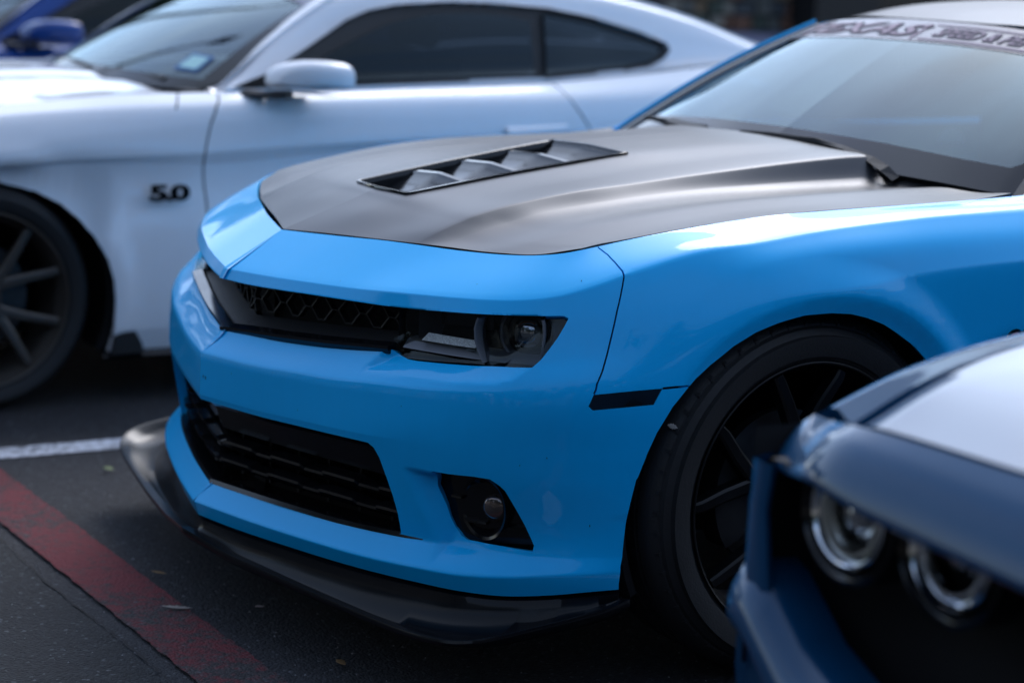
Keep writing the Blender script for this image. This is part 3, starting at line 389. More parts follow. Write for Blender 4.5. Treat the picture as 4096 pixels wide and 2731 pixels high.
def wheel(parent, cx, cy, cz, R, rim, rimm, side, spokes='split', tw=.26, steer=0, name='wheel', nsp=5, disc=DISC, cal=MATTEB, notches=True):
    """wheel part with tyre, rim, spoke and brake sub-parts; outer face towards side*x; written round the origin then placed"""
    wp = empty(name); wp.parent = parent; of = OFF.get(parent.name, (0, 0, 0)); wp.location = (cx+of[0], cy+of[1], cz+of[2]); wp.rotation_euler = (0, 0, steer)
    S = side
    ty = MB(); b = .022
    prof = [(-tw+.03, rim-.004), (-tw-.0, rim+.03), (-tw-.005, (R+rim)/2), (-tw+.012, R-.022), (-tw+.035, R-.004)]
    for k in range(4):
        x = -tw+.035 + (tw-.065)*(k+.5)/4
        prof += [(x-.006, R), (x-.005, R-.008), (x+.005, R-.008), (x+.006, R)]
    prof += [(-.036, R-.003), (-.020, R-.012), (-.012, R-.022), (-.0115, R-.026), (-.004, R-.030), (.004, R-.042), (b-.006, (R+rim)/2+.004), (b-.008, (R+rim)/2-.01), (.008, rim+.016), (.006, rim+.010), (.0, rim+.007), (-.006, rim-.004)]
    ty.lathe([(a*S, r) for a, r in prof], (0, 0, 0), n=120)
    ty.build('tyre', RUBBER, wp, angle=28)
    if notches:
        nb = MB()
        for k in range(54):
            th = 2*math.pi*k/54
            for (x0, x1, r0, w_) in ((-.028, -.010, R-.011, .0035), (-.075, -.045, R-.0, .002)):
                c, s_ = math.cos(th), math.sin(th); vs = []
                for x in (x0, x1):
                    for (dr_, dt_) in ((.0022 if x == x0 else -.008, -w_), (.0022 if x == x0 else -.008, w_), (-.012 if x == x0 else -.016, w_), (-.012 if x == x0 else -.016, -w_)):
                        r = r0+dr_; vs.append((x*S, r*c - dt_*s_, r*s_ + dt_*c))
                nb.add(vs, [(0,1,2,3),(4,7,6,5),(0,4,5,1),(1,5,6,2),(2,6,7,3),(3,7,4,0)])
        o = nb.build('tread_block', RUBBER, wp, smooth=False); o['kind'] = 'stuff'
    rb = MB(); rb.lathe([(a*S, r) for a, r in [(-.01, rim-.003), (.003, rim), (.0045, rim-.002), (.003, rim-.005), (-.014, rim-.010), (-.03, rim-.022), (-.05, rim-.028), (-.15, rim-.035), (-.21, rim-.03)]], (0, 0, 0), n=120)
    rb.build('rim', rimm, wp)
    db = MB(); db.lathe([(a*S, r) for a, r in [(-.085, .075), (-.085, .165), (-.11, .165), (-.11, .075)]], (0, 0, 0), n=72); db.lathe([(a*S, r) for a, r in [(-.06, 0.001), (-.06, .066), (-.066, .074), (-.085, .078)]], (0, 0, 0), n=48)
    db.build('brake_disc', disc, wp)
    cb = MB()
    for k in range(9):
        pass
    a0, a1 = math.radians(150), math.radians(215); rows = []
    for k in range(9):
        th = a0+(a1-a0)*k/8; c, s_ = math.cos(th), math.sin(th)
        rows.append([(x*S, r*c, r*s_) for x, r in ((-.055, .105), (-.05, .15), (-.06, .18), (-.12, .18), (-.12, .10))])
    cb.grid(rows, close=True); cb.build('brake_caliper', cal, wp)
    hb = MB(); hb.lathe([(a*S, r) for a, r in [(-.06, .075), (-.028, .068), (-.020, .060), (-.020, .036), (-.012, .034), (-.010, .028), (-.012, .001)]], (0, 0, 0), n=40); hb.build('hub', rimm, wp)
    ri = rim-.018
    def arm(pts, w0, w1, d0, d1):
        """pts: (radius, angle, axial) path"""
        a = MB(); rows = []
        P_ = [Vector((ax*S, r*math.cos(t), r*math.sin(t))) for r, t, ax in pts]
        for i, p in enumerate(P_):
            t = (P_[min(i+1, len(P_)-1)]-P_[max(i-1, 0)]).normalized(); o = Vector((S, 0, 0)); s_ = t.cross(o).normalized()
            f = i/(len(P_)-1); w_ = w0+(w1-w0)*f; d_ = d0+(d1-d0)*f
            rows.append([p - s_*w_ - o*d_, p - s_*w_ - o*.004, p - s_*w_*.62, p + s_*w_*.62, p + s_*w_ - o*.004, p + s_*w_ - o*d_])
        a.grid([[tuple(q) for q in r_] for r_ in rows], close=True); n = len(rows); a.f += [tuple(range(6)), tuple((n-1)*6+k for k in range(6))[::-1]]; return a
    for k in range(nsp):
        th = 2*math.pi*(k+.25 if spokes == 'split' else k)/nsp + (0 if spokes == 'split' else math.radians(0))
        sb = MB()
        if spokes == 'split':
            for e in (-1, 1):
                a = arm([(.045, th, -.016), (.12, th+e*.05, -.022), (.19, th+e*.22, -.014), (ri-.012, th+e*.30, -.006), (ri+.004, th+e*.31, -.008)], .017, .011, .03, .03); sb.add(a.v, a.f)
        else:
            th += math.radians(36)
            for e in (-1, 1):
                a = arm([(.05, th+e*.10, -.030), (.085, th+e*.11, -.026), (.15, th+e*.235, -.016), (ri+.004, th+e*.315, -.008)], .019, .0115, .028, .028); sb.add(a.v, a.f)
        sb.build('spoke', rimm, wp, angle=25)
    return wp
def text_mesh(txt, size, shear=0, extrude=0, offset=0, spacing=1.0):
    cu = bpy.data.curves.new('t', 'FONT'); cu.body = txt; cu.size = size; cu.shear = shear; cu.extrude = extrude; cu.offset = offset; cu.space_character = spacing; cu.resolution_u = 3
    o = bpy.data.objects.new('t', cu); COL.objects.link(o); bpy.context.view_layer.update()
    me = bpy.data.meshes.new_from_object(o.evaluated_get(bpy.context.evaluated_depsgraph_get())); bpy.data.objects.remove(o); bpy.data.curves.remove(cu); return me
def text_on(name, txt, size, fn, m, parent, **kw):
    """text laid on a surface: fn((x,y,z)) -> 3D"""
    me = text_mesh(txt, size, **kw); bm = bmesh.new(); bm.from_mesh(me)
    for v in bm.verts: v.co = Vector(fn((v.co.x, v.co.y, v.co.z)))
    bm.to_mesh(me); bm.free(); me.name = name; me.materials.clear(); me.materials.append(m); return link(name, me, parent)
# ------------------------------------------------------------------ ground
def sheet(name, pts, z, m):
    me = bpy.data.meshes.new(name); me.from_pydata([(x, y, z) for x, y in pts], [], [tuple(range(len(pts)))]); me.materials.append(m); o = bpy.data.objects.new(name, me); COL.objects.link(o); return o
def asphalt(name, base, rough=.85, tint=None, thr=.5, soft=.12, tone=.5):
    m = bpy.data.materials.new(name); m.use_nodes = True; t = m.node_tree; b = t.nodes['Principled BSDF']; co = N(t, 'ShaderNodeTexCoord')
    fine = N(t, 'ShaderNodeTexVoronoi'); fine.inputs['Scale'].default_value = 150
    mid = N(t, 'ShaderNodeTexNoise'); mid.inputs['Scale'].default_value = 34; mid.inputs['Detail'].default_value = 9; mid.inputs['Roughness'].default_value = .7
    big = N(t, 'ShaderNodeTexNoise'); big.inputs['Scale'].default_value = 1.7; big.inputs['Detail'].default_value = 4
    for n in (fine, mid, big): t.links.new(co.outputs['Object'], n.inputs['Vector'])
    r1 = N(t, 'ShaderNodeValToRGB'); e = r1.color_ramp.elements; e[0].position = .25; e[0].color = (*[c*.35 for c in base], 1); e[1].position = .8; e[1].color = (*[c*1.7 for c in base], 1)
    mm = N(t, 'ShaderNodeMath', operation='MULTIPLY_ADD'); mm.inputs[1].default_value = .55
    t.links.new(mid.outputs['Fac'], mm.inputs[0]); sep = N(t, 'ShaderNodeSeparateColor'); t.links.new(fine.outputs['Color'], sep.inputs[0])
    m2 = N(t, 'ShaderNodeMath', operation='MULTIPLY_ADD'); m2.inputs[1].default_value = .28; m2.inputs[2].default_value = -.02; t.links.new(sep.outputs[0], m2.inputs[0])
    m3 = N(t, 'ShaderNodeMath', operation='MULTIPLY_ADD'); m3.inputs[1].default_value = .3; t.links.new(big.outputs['Fac'], m3.inputs[0]); t.links.new(m2.outputs[0], m3.inputs[2])
    t.links.new(m3.outputs[0], mm.inputs[2]); t.links.new(mm.outputs[0], r1.inputs[0]); last = r1.outputs[0]
    spk = N(t, 'ShaderNodeMapRange'); spk.inputs['From Min'].default_value = .955; spk.inputs['From Max'].default_value = 1.0; t.links.new(sep.outputs[1], spk.inputs['Value'])
    ms = N(t, 'ShaderNodeMix', data_type='RGBA'); ms.inputs['B'].default_value = (.085, .09, .10, 1); t.links.new(spk.outputs[0], ms.inputs[0]); t.links.new(last, ms.inputs['A']); last = ms.outputs['Result']
    if tint:
        wn = N(t, 'ShaderNodeTexNoise'); wn.inputs['Scale'].default_value = 42; wn.inputs['Detail'].default_value = 8; wn.inputs['Roughness'].default_value = .72
        wn2 = N(t, 'ShaderNodeTexNoise'); wn2.inputs['Scale'].default_value = 3.1; wn2.inputs['Detail'].default_value = 3
        for n in (wn, wn2): t.links.new(co.outputs['Object'], n.inputs['Vector'])
        ad = N(t, 'ShaderNodeMath', operation='MULTIPLY_ADD'); ad.inputs[1].default_value = .75; t.links.new(wn2.outputs['Fac'], ad.inputs[0]); t.links.new(wn.outputs['Fac'], ad.inputs[2])
        mr = N(t, 'ShaderNodeMapRange'); mr.inputs['From Min'].default_value = thr+.375-soft; mr.inputs['From Max'].default_value = thr+.375+soft; t.links.new(ad.outputs[0], mr.inputs['Value'])
        tc_ = N(t, 'ShaderNodeMix', data_type='RGBA'); tc_.inputs['A'].default_value = (*tint, 1); t.links.new(mr.outputs[0], tc_.inputs[0]); t.links.new(last, tc_.inputs['B']); last = tc_.outputs['Result']
    t.links.new(last, b.inputs['Base Color']); b.inputs['Roughness'].default_value = rough; b.inputs['Specular IOR Level'].default_value = .35
    bp = N(t, 'ShaderNodeBump'); bp.inputs['Strength'].default_value = .9; bp.inputs['Distance'].default_value = .006
    hh = N(t, 'ShaderNodeMath', operation='MULTIPLY_ADD'); hh.inputs[1].default_value = -.8; t.links.new(fine.outputs['Distance'], hh.inputs[0]); t.links.new(mid.outputs['Fac'], hh.inputs[2])
    t.links.new(hh.outputs[0], bp.inputs['Height']); t.links.new(bp.outputs[0], b.inputs['Normal']); return m
ASPH = asphalt('worn asphalt', (.020, .021, .025)); ASPH2 = asphalt('smoother sealed asphalt', (.013, .0145, .017))
REDP = asphalt('worn red line paint', (.03, .028, .03), tint=(.135, .020, .026), thr=.55, soft=.10)
WHP = asphalt('worn white line paint', (.05, .05, .055), tint=(.60, .62, .68), thr=.60, soft=.10)
DARKM = mat('crack filler', (.006, .006, .007), .9)
g = sheet('ground', [(-300, -300), (300, -300), (300, 300), (-300, 300)], 0, ASPH); g['kind'] = 'structure'
def ragged(xs, y, amp, seed):
    r = random.Random(seed); return [(x, y + r.uniform(-amp, amp)) for x in xs]
xs = np.linspace(-8, 8, 900)
pt = sheet('asphalt_patch', ragged(xs, -.247, .004, 1) + [(8, -7), (-8, -7)], .003, ASPH2); pt['kind'] = 'structure'
ck = MB(); r = random.Random(5); x = -3.2; rows = [[], []]
while x < 3.2:
    o = r.uniform(-.004, .004) + .006*math.sin(x*7); wd = r.choice((.0004, .0009, .0018, .003)); rows[0].append((x, -.246+o-wd, .0062)); rows[1].append((x, -.246+o+wd, .0062)); x += r.uniform(.01, .03)
ck.grid(rows); o = ck.build('asphalt_crack', DARKM, smooth=False); o['kind'] = 'structure'
rd = sheet('red_line', ragged(xs[200:700], -.198, .003, 2) + ragged(xs[200:700][::-1], -.040, .0035, 3), .0075, REDP); rd['kind'] = 'structure'
def stall(x0, nm='white_line'):
    r = random.Random(int(x0*100)); ys = np.linspace(-.035, 5.2, 420); p = [(x0-.058+r.uniform(-.0035, .0035), y) for y in ys] + [(x0+.06+r.uniform(-.0035, .0035), y) for y in ys[::-1]]
    o = sheet(nm, p, .004, WHP); o['kind'] = 'structure'; return o
for x0 in (-1.485, 1.36, -4.35, 4.2): stall(x0)
# ------------------------------------------------------------------ main car: bright blue coupe
CAR = rooted('sports_coupe', (0, 2.3, 0)); tag(CAR, 'bright blue coupe with satin black bonnet, louvred bonnet vent and black front splitter', 'car')
def camaro_mod_(L_, u, t, p): return camaro_mod(SD, u, t, p)
SL = Loft(SD['s'], SD['rows'], SD['cr'], camaro_mod_); OP = SD['O']
us = np.concatenate([np.arange(0, .60, .013), np.arange(.60, .71, .005), np.arange(.715, 1.03, .011), np.arange(1.03, 2.1, .016), np.arange(2.12, 6.093, .06), [6.093]])
ts = np.concatenate([np.arange(0, 3, .125), np.arange(3, 4, .10), np.arange(4, 6, .2), np.arange(6, 7, .04), np.arange(7, 9.001, .125)])
def scz(poly):
    """(s,z) polyline -> (u,t)"""
    out = []
    tt = np.linspace(2.2, 9, 700)
    for s_, z in dens(poly, .006, 1.0):
        p = SL.raw(np.full(700, s_), tt); out.append((s_, float(tt[np.abs(p[:, 2]-z).argmin()])))
    return out
doorA = [(2.22, 0), (2.20, 2), (2.19, 4), (2.22, 6), (2.24, 8.3)]; doorB = [(3.46, 0), (3.50, 2), (3.56, 4), (3.56, 6), (3.5, 8.3)]
rockl = [(1.85, 7.45), (2.6, 7.45), (3.2, 7.45), (4.0, 7.45)]
rarch = []
for k in range(25):
    a = math.pi*k/24 + 0; yy, zz = 3.75+.375*math.cos(math.pi-a)*1, .376+.375*math.sin(a)
    a1 = np.linspace(3.2, 5.6, 300); tt = np.linspace(0, 9, 300); 
    pu = float(np.interp(yy, SL.pos(a1, np.full(300, 5.))[:, 1], a1)); pz = SL.pos(np.full(300, pu), tt)[:, 2]; rarch.append((pu, float(tt[np.abs(pz-zz).argmin()])))
rarch = [(rarch[0][0]+.01, 9.0)] + rarch + [(rarch[-1][0]-.01, 9.0)]
lines = [dens(OP['upper'], .012), dens(OP['lower'], .012), dens(OP['fog'] + OP['fog'][:1], .008), dens(OP['marker'] + OP['marker'][:1], .006), dens(OP['arch'][:-2], .010), dens(rarch, .03)]
seam_s = strip_of(dens([tuple(OP['seam'][0])] + OP['seam'][1:], .008), .0019); ma_s = strip_of(dens(OP['marker_arch'], .006), .0016)
dA_s = strip_of(dens(doorA, .03), .003); dB_s = strip_of(dens(doorB, .03), .003); rk = strip_of(dens(rockl, .03), .002)
for s_ in (seam_s, ma_s, dA_s, dB_s, rk):
    s_ = [(p[0], min(9, max(0, p[1]))) for p in s_]; lines.append(s_ + s_[:1])
lines += [scz(SD['scoop_line'] + [(.93, .71)]), scz(SD['fog_line']), scz([(.612, .455), (.620, .438), (.682, .434)]), scz([(.616, .449), (.626, .431), (.684, .427)])]
def uv_yz(y, z, u_lo=1.0, u_hi=2.3):
    uu = np.linspace(u_lo, u_hi, 400); tt = np.linspace(0, 9, 900); t_ = 4.
    for _ in range(4):
        u_ = float(np.interp(y, SL.pos(uu, np.full(400, t_))[:, 1], uu)); t_ = float(tt[np.abs(SL.raw(np.full(900, u_), tt)[:, 2]-z).argmin()])
    return (u_, t_)
for rr_ in (.375+.04, .49):
    lines.append([uv_yz(.915+rr_*math.cos(a), .376+rr_*math.sin(a)) for a in np.linspace(math.radians(205 if rr_ < .45 else 165), math.radians(-12), 90)])
V, F = cdt(SL, us, ts, lines)
# panel regions
sm = OP['seam']; bump_poly = [(-1, -1)] + [(sm[0][0], -1)] + [tuple(p) for p in sm] + [tuple(OP['marker'][1]), tuple(OP['marker'][2])] + [tuple(p) for p in OP['marker_arch']] + [(1.26, 4.2), (1.3, 9.5), (-1, 9.5)]
fend_poly = [(sm[0][0], -1)] + [tuple(p) for p in sm] + [tuple(OP['marker'][2])] + [tuple(p) for p in OP['marker_arch']] + [(1.5, 4), (1.5, 9.5), (doorA[-1][0], 9.5)] + doorA[::-1] + [(doorA[0][0], -1)]
door_poly = doorA + [(2.24, 8.3), (3.5, 8.3)] + doorB[::-1] + [(3.46, -1), (2.22, -1)]
lens_cut = [(.5585, 1.9), (.556, 2.03), (.547, 2.4), (.540, 2.75), (.533, 3.05), (.50, 3.6), (1.1, 3.6), (1.1, 1.9)]
lab = classify(V, F, [('gap0', seam_s), ('gap1', ma_s), ('marker', OP['marker']), ('hole', OP['arch']), ('hole', rarch), ('up', OP['upper']), ('low', OP['lower']), ('fog', OP['fog']), ('gap2', dA_s), ('gap3', dB_s), ('gap4', rk),
     ('front_bumper', bump_poly), ('door', door_poly), ('fender', fend_poly)], 'quarter_panel')
panel('front_bumper', SL, V, F, lab == 'front_bumper', BLUE, CAR, mirror='join', flange=.022)
panel('fender', SL, V, F, lab == 'fender', BLUE, CAR, mirror='both', flange=.02)
panel('door', SL, V, F, lab == 'door', BLUE, CAR, mirror='both', flange=.02)
panel('quarter_panel', SL, V, F, lab == 'quarter_panel', BLUE, CAR, mirror='both', flange=.02)
for k in range(4): panel('panel_gap', SL, V, F, lab == 'gap%d' % k, VOID, CAR, mirror='both', flange=0, off=.010)
panel('side_marker', SL, V, F, lab == 'marker', mat('smoked marker lamp', (.006, .006, .007), .16, 0, .6, .05), CAR, mirror='both', flange=.01, off=.003)
lensm = (lab == 'up') & inpoly(V[F].mean(1), lens_cut)
lens_parts = panel('lens', SL, V, F, lensm, LENS, CAR, mirror='both', flange=.0, off=.013)
def sx(s_, off, z):
    """profile point: arc length s along the bumper, inward offset, height"""
    x = np.interp(s_, PRS_S, PRS_X); y = np.interp(s_, PRS_S, PRS_Y); e = .015
    if s_ < .02: tx, ty = 1, .23
    else: tx = np.interp(s_+e, PRS_S, PRS_X)-np.interp(s_-e, PRS_S, PRS_X); ty = np.interp(s_+e, PRS_S, PRS_Y)-np.interp(s_-e, PRS_S, PRS_Y)
    l = math.hypot(tx, ty); return (float(x-ty/l*off), float(y+tx/l*off), z)
def prof_strip(ss, prof, mir=True, close=False):
    """sweep a cross-section (off,z[s]) along the bumper profile on both sides of centre"""
    rows = []
    if mir:
        for s_ in ss[::-1]:
            if s_ > 1e-6: rows.append([(lambda q: (-q[0], q[1], q[2]))(sx(s_, o, z(s_) if callable(z) else z)) for o, z in prof])
    for s_ in ss: rows.append([sx(s_, o, z(s_) if callable(z) else z) for o, z in prof])
    for r_ in rows:
        pass
    m = MB(); m.grid(rows, close=close); 
    if close: n = len(rows); k = len(prof); m.f += [tuple(range(k)), tuple((n-1)*k+i for i in range(k))[::-1]]
    return m
def centre0(m, tol=.03):
    return m
zi = lambda xs_, ys_: (lambda s_: float(np.interp(s_, xs_, ys_)))
zlo = zi([0, .07, .13, .2, .34, .5, .67], [.610, .616, .620, .624, .634, .648, .66]); zhi = zi([0, .12, .24, .37, .5, .67], [.719, .719, .724, .728, .731, .74])
ss = np.linspace(0, .535, 40)
up = empty('upper_grille'); up.parent = CAR; up.location = OFF[CAR.name]
prof_strip(ss, [(.16, .50), (.16, .76)]).build('grille_backing', VOID, up)
tr = prof_strip(ss, [(.052, lambda s_: zlo(s_)-.012), (.047, lambda s_: zlo(s_)-.002), (.047, lambda s_: zlo(s_)+.004), (.053, lambda s_: zlo(s_)+.0055), (.070, lambda s_: zlo(s_)+.010), (.073, lambda s_: zlo(s_)+.008), (.10, lambda s_: zlo(s_)-.012)], close=True)
tr.build('grille_trim', GLOSSB, up, angle=20)
fr = prof_strip(ss, [(.074, lambda s_: zlo(s_)+.002), (.100, lambda s_: zlo(s_)+.012), (.125, lambda s_: zlo(s_)+.024)])
fr.build('grille_surround', MATTEB, up, angle=20)
# honeycomb of slim struts
hc = MB(); ha, hb_, hh_ = .010, .033, .024
def strut(a, b, r=.0010, d=.012):
    p = [sx(abs(q[0]), .118, q[1]) for q in (a, b)]; p = [((-v[0] if q[0] < 0 else v[0]), v[1], v[2]) for v, q in zip(p, (a, b))]
    (x0, y0, z0), (x1, y1, z1) = p; dx, dz = x1-x0, z1-z0; l = math.hypot(dx, dz)+1e-9; nx, nz = -dz/l*r, dx/l*r
    hc.add([(x0-nx, y0, z0-nz), (x0+nx, y0, z0+nz), (x1+nx, y1, z1+nz), (x1-nx, y1, z1-nz), (x0-nx, y0+d, z0-nz), (x0+nx, y0+d, z0+nz), (x1+nx, y1+d, z1+nz), (x1-nx, y1+d, z1-nz)], [(0,1,2,3),(0,4,5,1),(1,5,6,2),(2,6,7,3),(3,7,4,0)])
zok = lambda p: zlo(min(abs(p[0]), .53))+.018 < p[1] < zhi(min(abs(p[0]), .53))+.02 and abs(p[0]) < .53
for i in range(-13, 14):
    for j in range(-4, 5):
        cx_, cz_ = i*(ha+hb_), .672 + j*2*hh_ + (hh_ if i % 2 else 0) + abs(i*(ha+hb_))*.05
        for a, b in (((-ha, hh_), (ha, hh_)), ((ha, hh_), (hb_, 0)), ((-ha, hh_), (-hb_, 0)), ((ha, -hh_), (hb_, 0)), ((-ha, -hh_), (-hb_, 0))):
            P0, P1 = (cx_+a[0], cz_+a[1]), (cx_+b[0], cz_+b[1])
            if zok(P0) and zok(P1): strut(P0, P1)
o = hc.build('grille_mesh', MATTEB, up, smooth=False)
for u_, t_, r_ in ((.012, 4.55, .0022), (.020, 4.57, .0026), (.11, 4.3, .0012), (.33, 4.8, .001), (.62, 4.35, .001), (.93, 5.1, .0012), (.88, 5.6, .001), (.70, .7, .001), (.99, .8, .0014), (1.02, 6.6, .0016), (.36, .9, .001)):
    c_ = SL.pos([u_], [t_])[0]; n_ = -SL.normal([u_], [t_])[0]; q_ = Vector(n_).to_track_quat('Z', 'Y'); m = MB(); m.add([tuple(Vector(c_) + Vector(n_)*.0006 + q_ @ Vector((r_*.6*math.cos(a), r_*math.sin(a)*1.6, 0))) for a in np.linspace(0, 6.0, 8)], [tuple(range(8))]); m.build('stone_chip', VOID, CAR, smooth=False)
# ---- headlamps
def both(fn):
    for sd in (1, -1): fn(sd)
lens_near, lens_far = lens_parts
sx0 = sx
sx = lambda s_, o, z: sx0(s_, o + .024, z)
for sd in (1, -1):
    hl = empty('headlight'); hl.parent = CAR; hl.location = OFF[CAR.name]
    ln = lens_near if sd == 1 else lens_far; ln.parent = hl; ln.location = (0, 0, 0)
    mm_ = lambda m: m if sd == 1 else m.xf(lambda p: (-p[0], p[1], p[2]))
    hs = MB(); hs.grid([[sx(s_, o, z) for o, z in ((.072, .750), (.11, .752), (.13, .70), (.11, .64), (.062, .632))] for s_ in np.linspace(.54, .955, 24)]); hs.grid([[sx(.533, o, z) for z in (.645, .70, .735)] for o in (.056, .13)]); mm_(hs).build('lamp_housing', VOID, hl)
    # lower apron under the lamps
    ap = MB(); ap.grid([[sx(s_, .052 + .002*0, .652+.01*(s_-.6)), sx(s_, .066, .667), sx(s_, .090, .672)] for s_ in np.linspace(.55, .92, 24)]); mm_(ap).build('lamp_apron', LAMPGREY, hl)
    # inner reflector box with dotted strip
    rf = MB(); rf.grid([[sx(s_, .056, .672+.01*(s_-.59)), sx(s_ + .010, .066, .687)] for s_ in np.linspace(.596, .735, 20)]); mm_(rf).build('reflector', REFL, hl, smooth=False)
    rt = MB(); rt.grid([[sx(s_, .078, .738), sx(s_, .105, .752)] for s_ in np.linspace(.645, .735, 16)]); mm_(rt).build('reflector', REFL, hl, smooth=False)
    wl = MB(); wl.grid([[sx(.575+.004*k, .07+.012*k, z) for z in np.linspace(.672, .752, 8)] for k in range(6)]); mm_(wl).build('reflector_wall', LAMPGREY, hl)
    bk = MB(); bk.grid([[sx(s_, .112, .698), sx(s_, .108, .755)] for s_ in np.linspace(.60, .745, 12)]); mm_(bk).build('reflector_back', GLOSSB, hl)
    am = MB(); am.grid([[sx(s_, .064, zhi(min(s_, .67))-.001+max(0, s_-.67)*.05), sx(s_, .09, zhi(min(s_, .67))+.006+max(0, s_-.67)*.05)] for s_ in np.linspace(.57, .9, 16)]); mm_(am).build('amber_strip', AMBER, hl)
    for c_s, cs in ((.748, [(.753, .034, .737), (.749, .035, .73), (.744, .036, .715), (.746, .037, .69), (.754, .038, .672), (.768, .036, .652)]), (.905, [(.905, .032, .745), (.909, .032, .735), (.911, .031, .715), (.909, .032, .69), (.904, .035, .670)])):
        rr = MB(); rows = []
        for i, (a, o, z) in enumerate(cs): rows.append([sx(a-.004, o+.006, z), sx(a-.0015, o+.002, z), sx(a+.0015, o+.002, z), sx(a+.004, o+.006, z), sx(a+.003, o+.04, z), sx(a-.003, o+.04, z)])
        rr.grid(rows, close=True); mm_(rr).build('lamp_rib', LAMPGREY, hl, angle=60)
    pc = Vector(sx(.862, .085, .709)); d = (Vector(sx(.862, 0, .709)) - Vector(sx(.862, .1, .709))).normalized(); d = (d + Vector((0.25, -.55, 0))).normalized()
    q = d.to_track_quat('Z', 'Y')
    def lz(prof, c, n=40):
        m = MB(); m.lathe(prof, (0, 0, 0), 'z', n); m.xf(lambda p: c + q @ Vector(p)); return m
    mm_(lz([(.0, .030), (.008, .0285), (.015, .024), (.020, .016), (.022, .006), (.0222, .0005)], pc)).build('projector_lens', CHROMEISH, hl)
    mm_(lz([(-.03, .048), (-.004, .046), (.004, .040), (.004, .033), (-.002, .031)], pc)).build('projector_ring', GLOSSB, hl)
    mm_(lz([(-.05, .075), (.0, .062), (.01, .056), (.008, .052), (-.03, .048)], pc)).build('projector_shroud', LAMPGREY, hl)
sx = sx0
# ---- lower grille
lg = empty('lower_grille'); lg.parent = CAR; lg.location = OFF[CAR.name]
ss = np.linspace(0, .66, 44)
prof_strip(ss, [(.15, .24), (.14, .50)]).build('grille_backing', VOID, lg)
ztop = zi([0, .2, .33, .55, .7], [.461, .46, .464, .469, .468])
prof_strip(ss, [(.018, lambda s_: ztop(s_)+.006), (.02, lambda s_: ztop(s_)-.004), (.040, lambda s_: ztop(s_)-.02), (.056, .405), (.060, .392), (.10, .385)]).build('bumper_beam_cover', GLOSSB, lg, angle=25)
for zc, o0, smax in ((.362, .046, .60), (.325, .040, .63)):
    sb = np.linspace(0, smax, 120)
    def prow(s_):
        seg = (s_ % .165)/.165; e = .007 if .18 < seg < .80 else 0; e2 = e
        return [(o0-e2, zc-.002+e), (o0-e2+.001, zc+.0035+e), (o0+.022, zc+.009+e), (o0+.05, zc+.008), (o0+.05, zc-.012), (o0+.01, zc-.010)]
    rows = [[(-x_, y_, z_) for x_, y_, z_ in [sx(s_, o, z) for o, z in prow(s_)]] for s_ in sb[::-1] if s_ > 0] + [[sx(s_, o, z) for o, z in prow(s_)] for s_ in sb]
    m = MB(); m.grid(rows, close=True); m.build('grille_bar', GLOSSB, lg, angle=25)
for k in range(-6, 7):
    s_ = abs(k)*.098 + .02; 
    if s_ > .60: continue
    a = MB(); sg = -1 if k < 0 else 1; p = [sx(s_, .098, .395), sx(s_, .098, .288), sx(s_, .14, .288), sx(s_, .14, .395)]; p2 = [sx(s_+.006, o, z) for o, z in ((.098, .395), (.098, .288), (.14, .288), (.14, .395))]
    a.add([(sg*q[0], q[1], q[2]) for q in p+p2], [(0,1,2,3),(4,7,6,5),(0,4,5,1),(1,5,6,2),(2,6,7,3),(3,7,4,0)]); a.build('grille_rib', MATTEB, lg, smooth=False)
zb = zi([0, .42, .6, .7], [.277, .281, .29, .293])
prof_strip(ss, [(.026, lambda s_: zb(s_)-.004), (.030, lambda s_: zb(s_)+.005), (.045, lambda s_: zb(s_)+.006), (.08, lambda s_: zb(s_)-.002), (.14, lambda s_: zb(s_)-.01)]).build('grille_sill', GLOSSB, lg, angle=25)
# ---- fog lamp pockets
for sd in (1, -1):
    fg = empty('fog_light'); fg.parent = CAR; fg.location = OFF[CAR.name]
    mm_ = lambda m: m if sd == 1 else m.xf(lambda p: (-p[0], p[1], p[2]))
    b_ = MB(); b_.grid([[sx(s_, .058+.0*k, z) for k, z in enumerate((.29, .33, .38, .44))] for s_ in np.linspace(.655, .935, 14)]); mm_(b_).build('fog_bezel', GLOSSB, fg)
    c = Vector(sx(.800, .05, .374)); d = (Vector(sx(.8, 0, .37))-Vector(sx(.8, .1, .37))).normalized(); d = (d+Vector((-.35, -.25, 0))).normalized(); q = d.to_track_quat('Z', 'Y')
    bw = MB(); bw.lathe([(.012, .062), (.010, .056), (-.005, .046), (-.03, .034), (-.036, .030)], (0, 0, 0), 'z', 48); bw.xf(lambda p: c + q @ Vector((p[0]*1.0, p[1], p[2]))); mm_(bw).build('fog_bowl', GLOSSB, fg)
    lp = MB(); lp.lathe([(-.012, .026), (-.002, .0265), (.002, .024), (.006, .015), (.0075, .0005)], (0, 0, 0), 'z', 40); c2 = Vector(sx(.817, .052, .374)); dd = (Vector(sx(.8, 0, .37))-Vector(sx(.8, .1, .37))).normalized(); q2 = (dd+Vector((.2, -.2, 0))).to_track_quat('Z', 'Y')
    lp.xf(lambda p: c2 + q2 @ Vector(p)); mm_(lp).build('fog_lens', mat('fog lamp glass', (.16, .13, .12), .12, .7, 1, .02, noise=(60, .6)) if sd == 1 else MATS['fog lamp glass'], fg)
    for (s0, s1, z) in ((.712, .738, .383), (.745, .80, .340), (.85, .89, .340), (.865, .89, .372)):
        m = MB(); m.grid([[sx(s_, .046, z), sx(s_, .047, z+.004), sx(s_, .06, z+.006), sx(s_, .06, z-.002)] for s_ in np.linspace(s0, s1, 5)], close=True); mm_(m).build('fog_fin', GLOSSB, fg, angle=20)
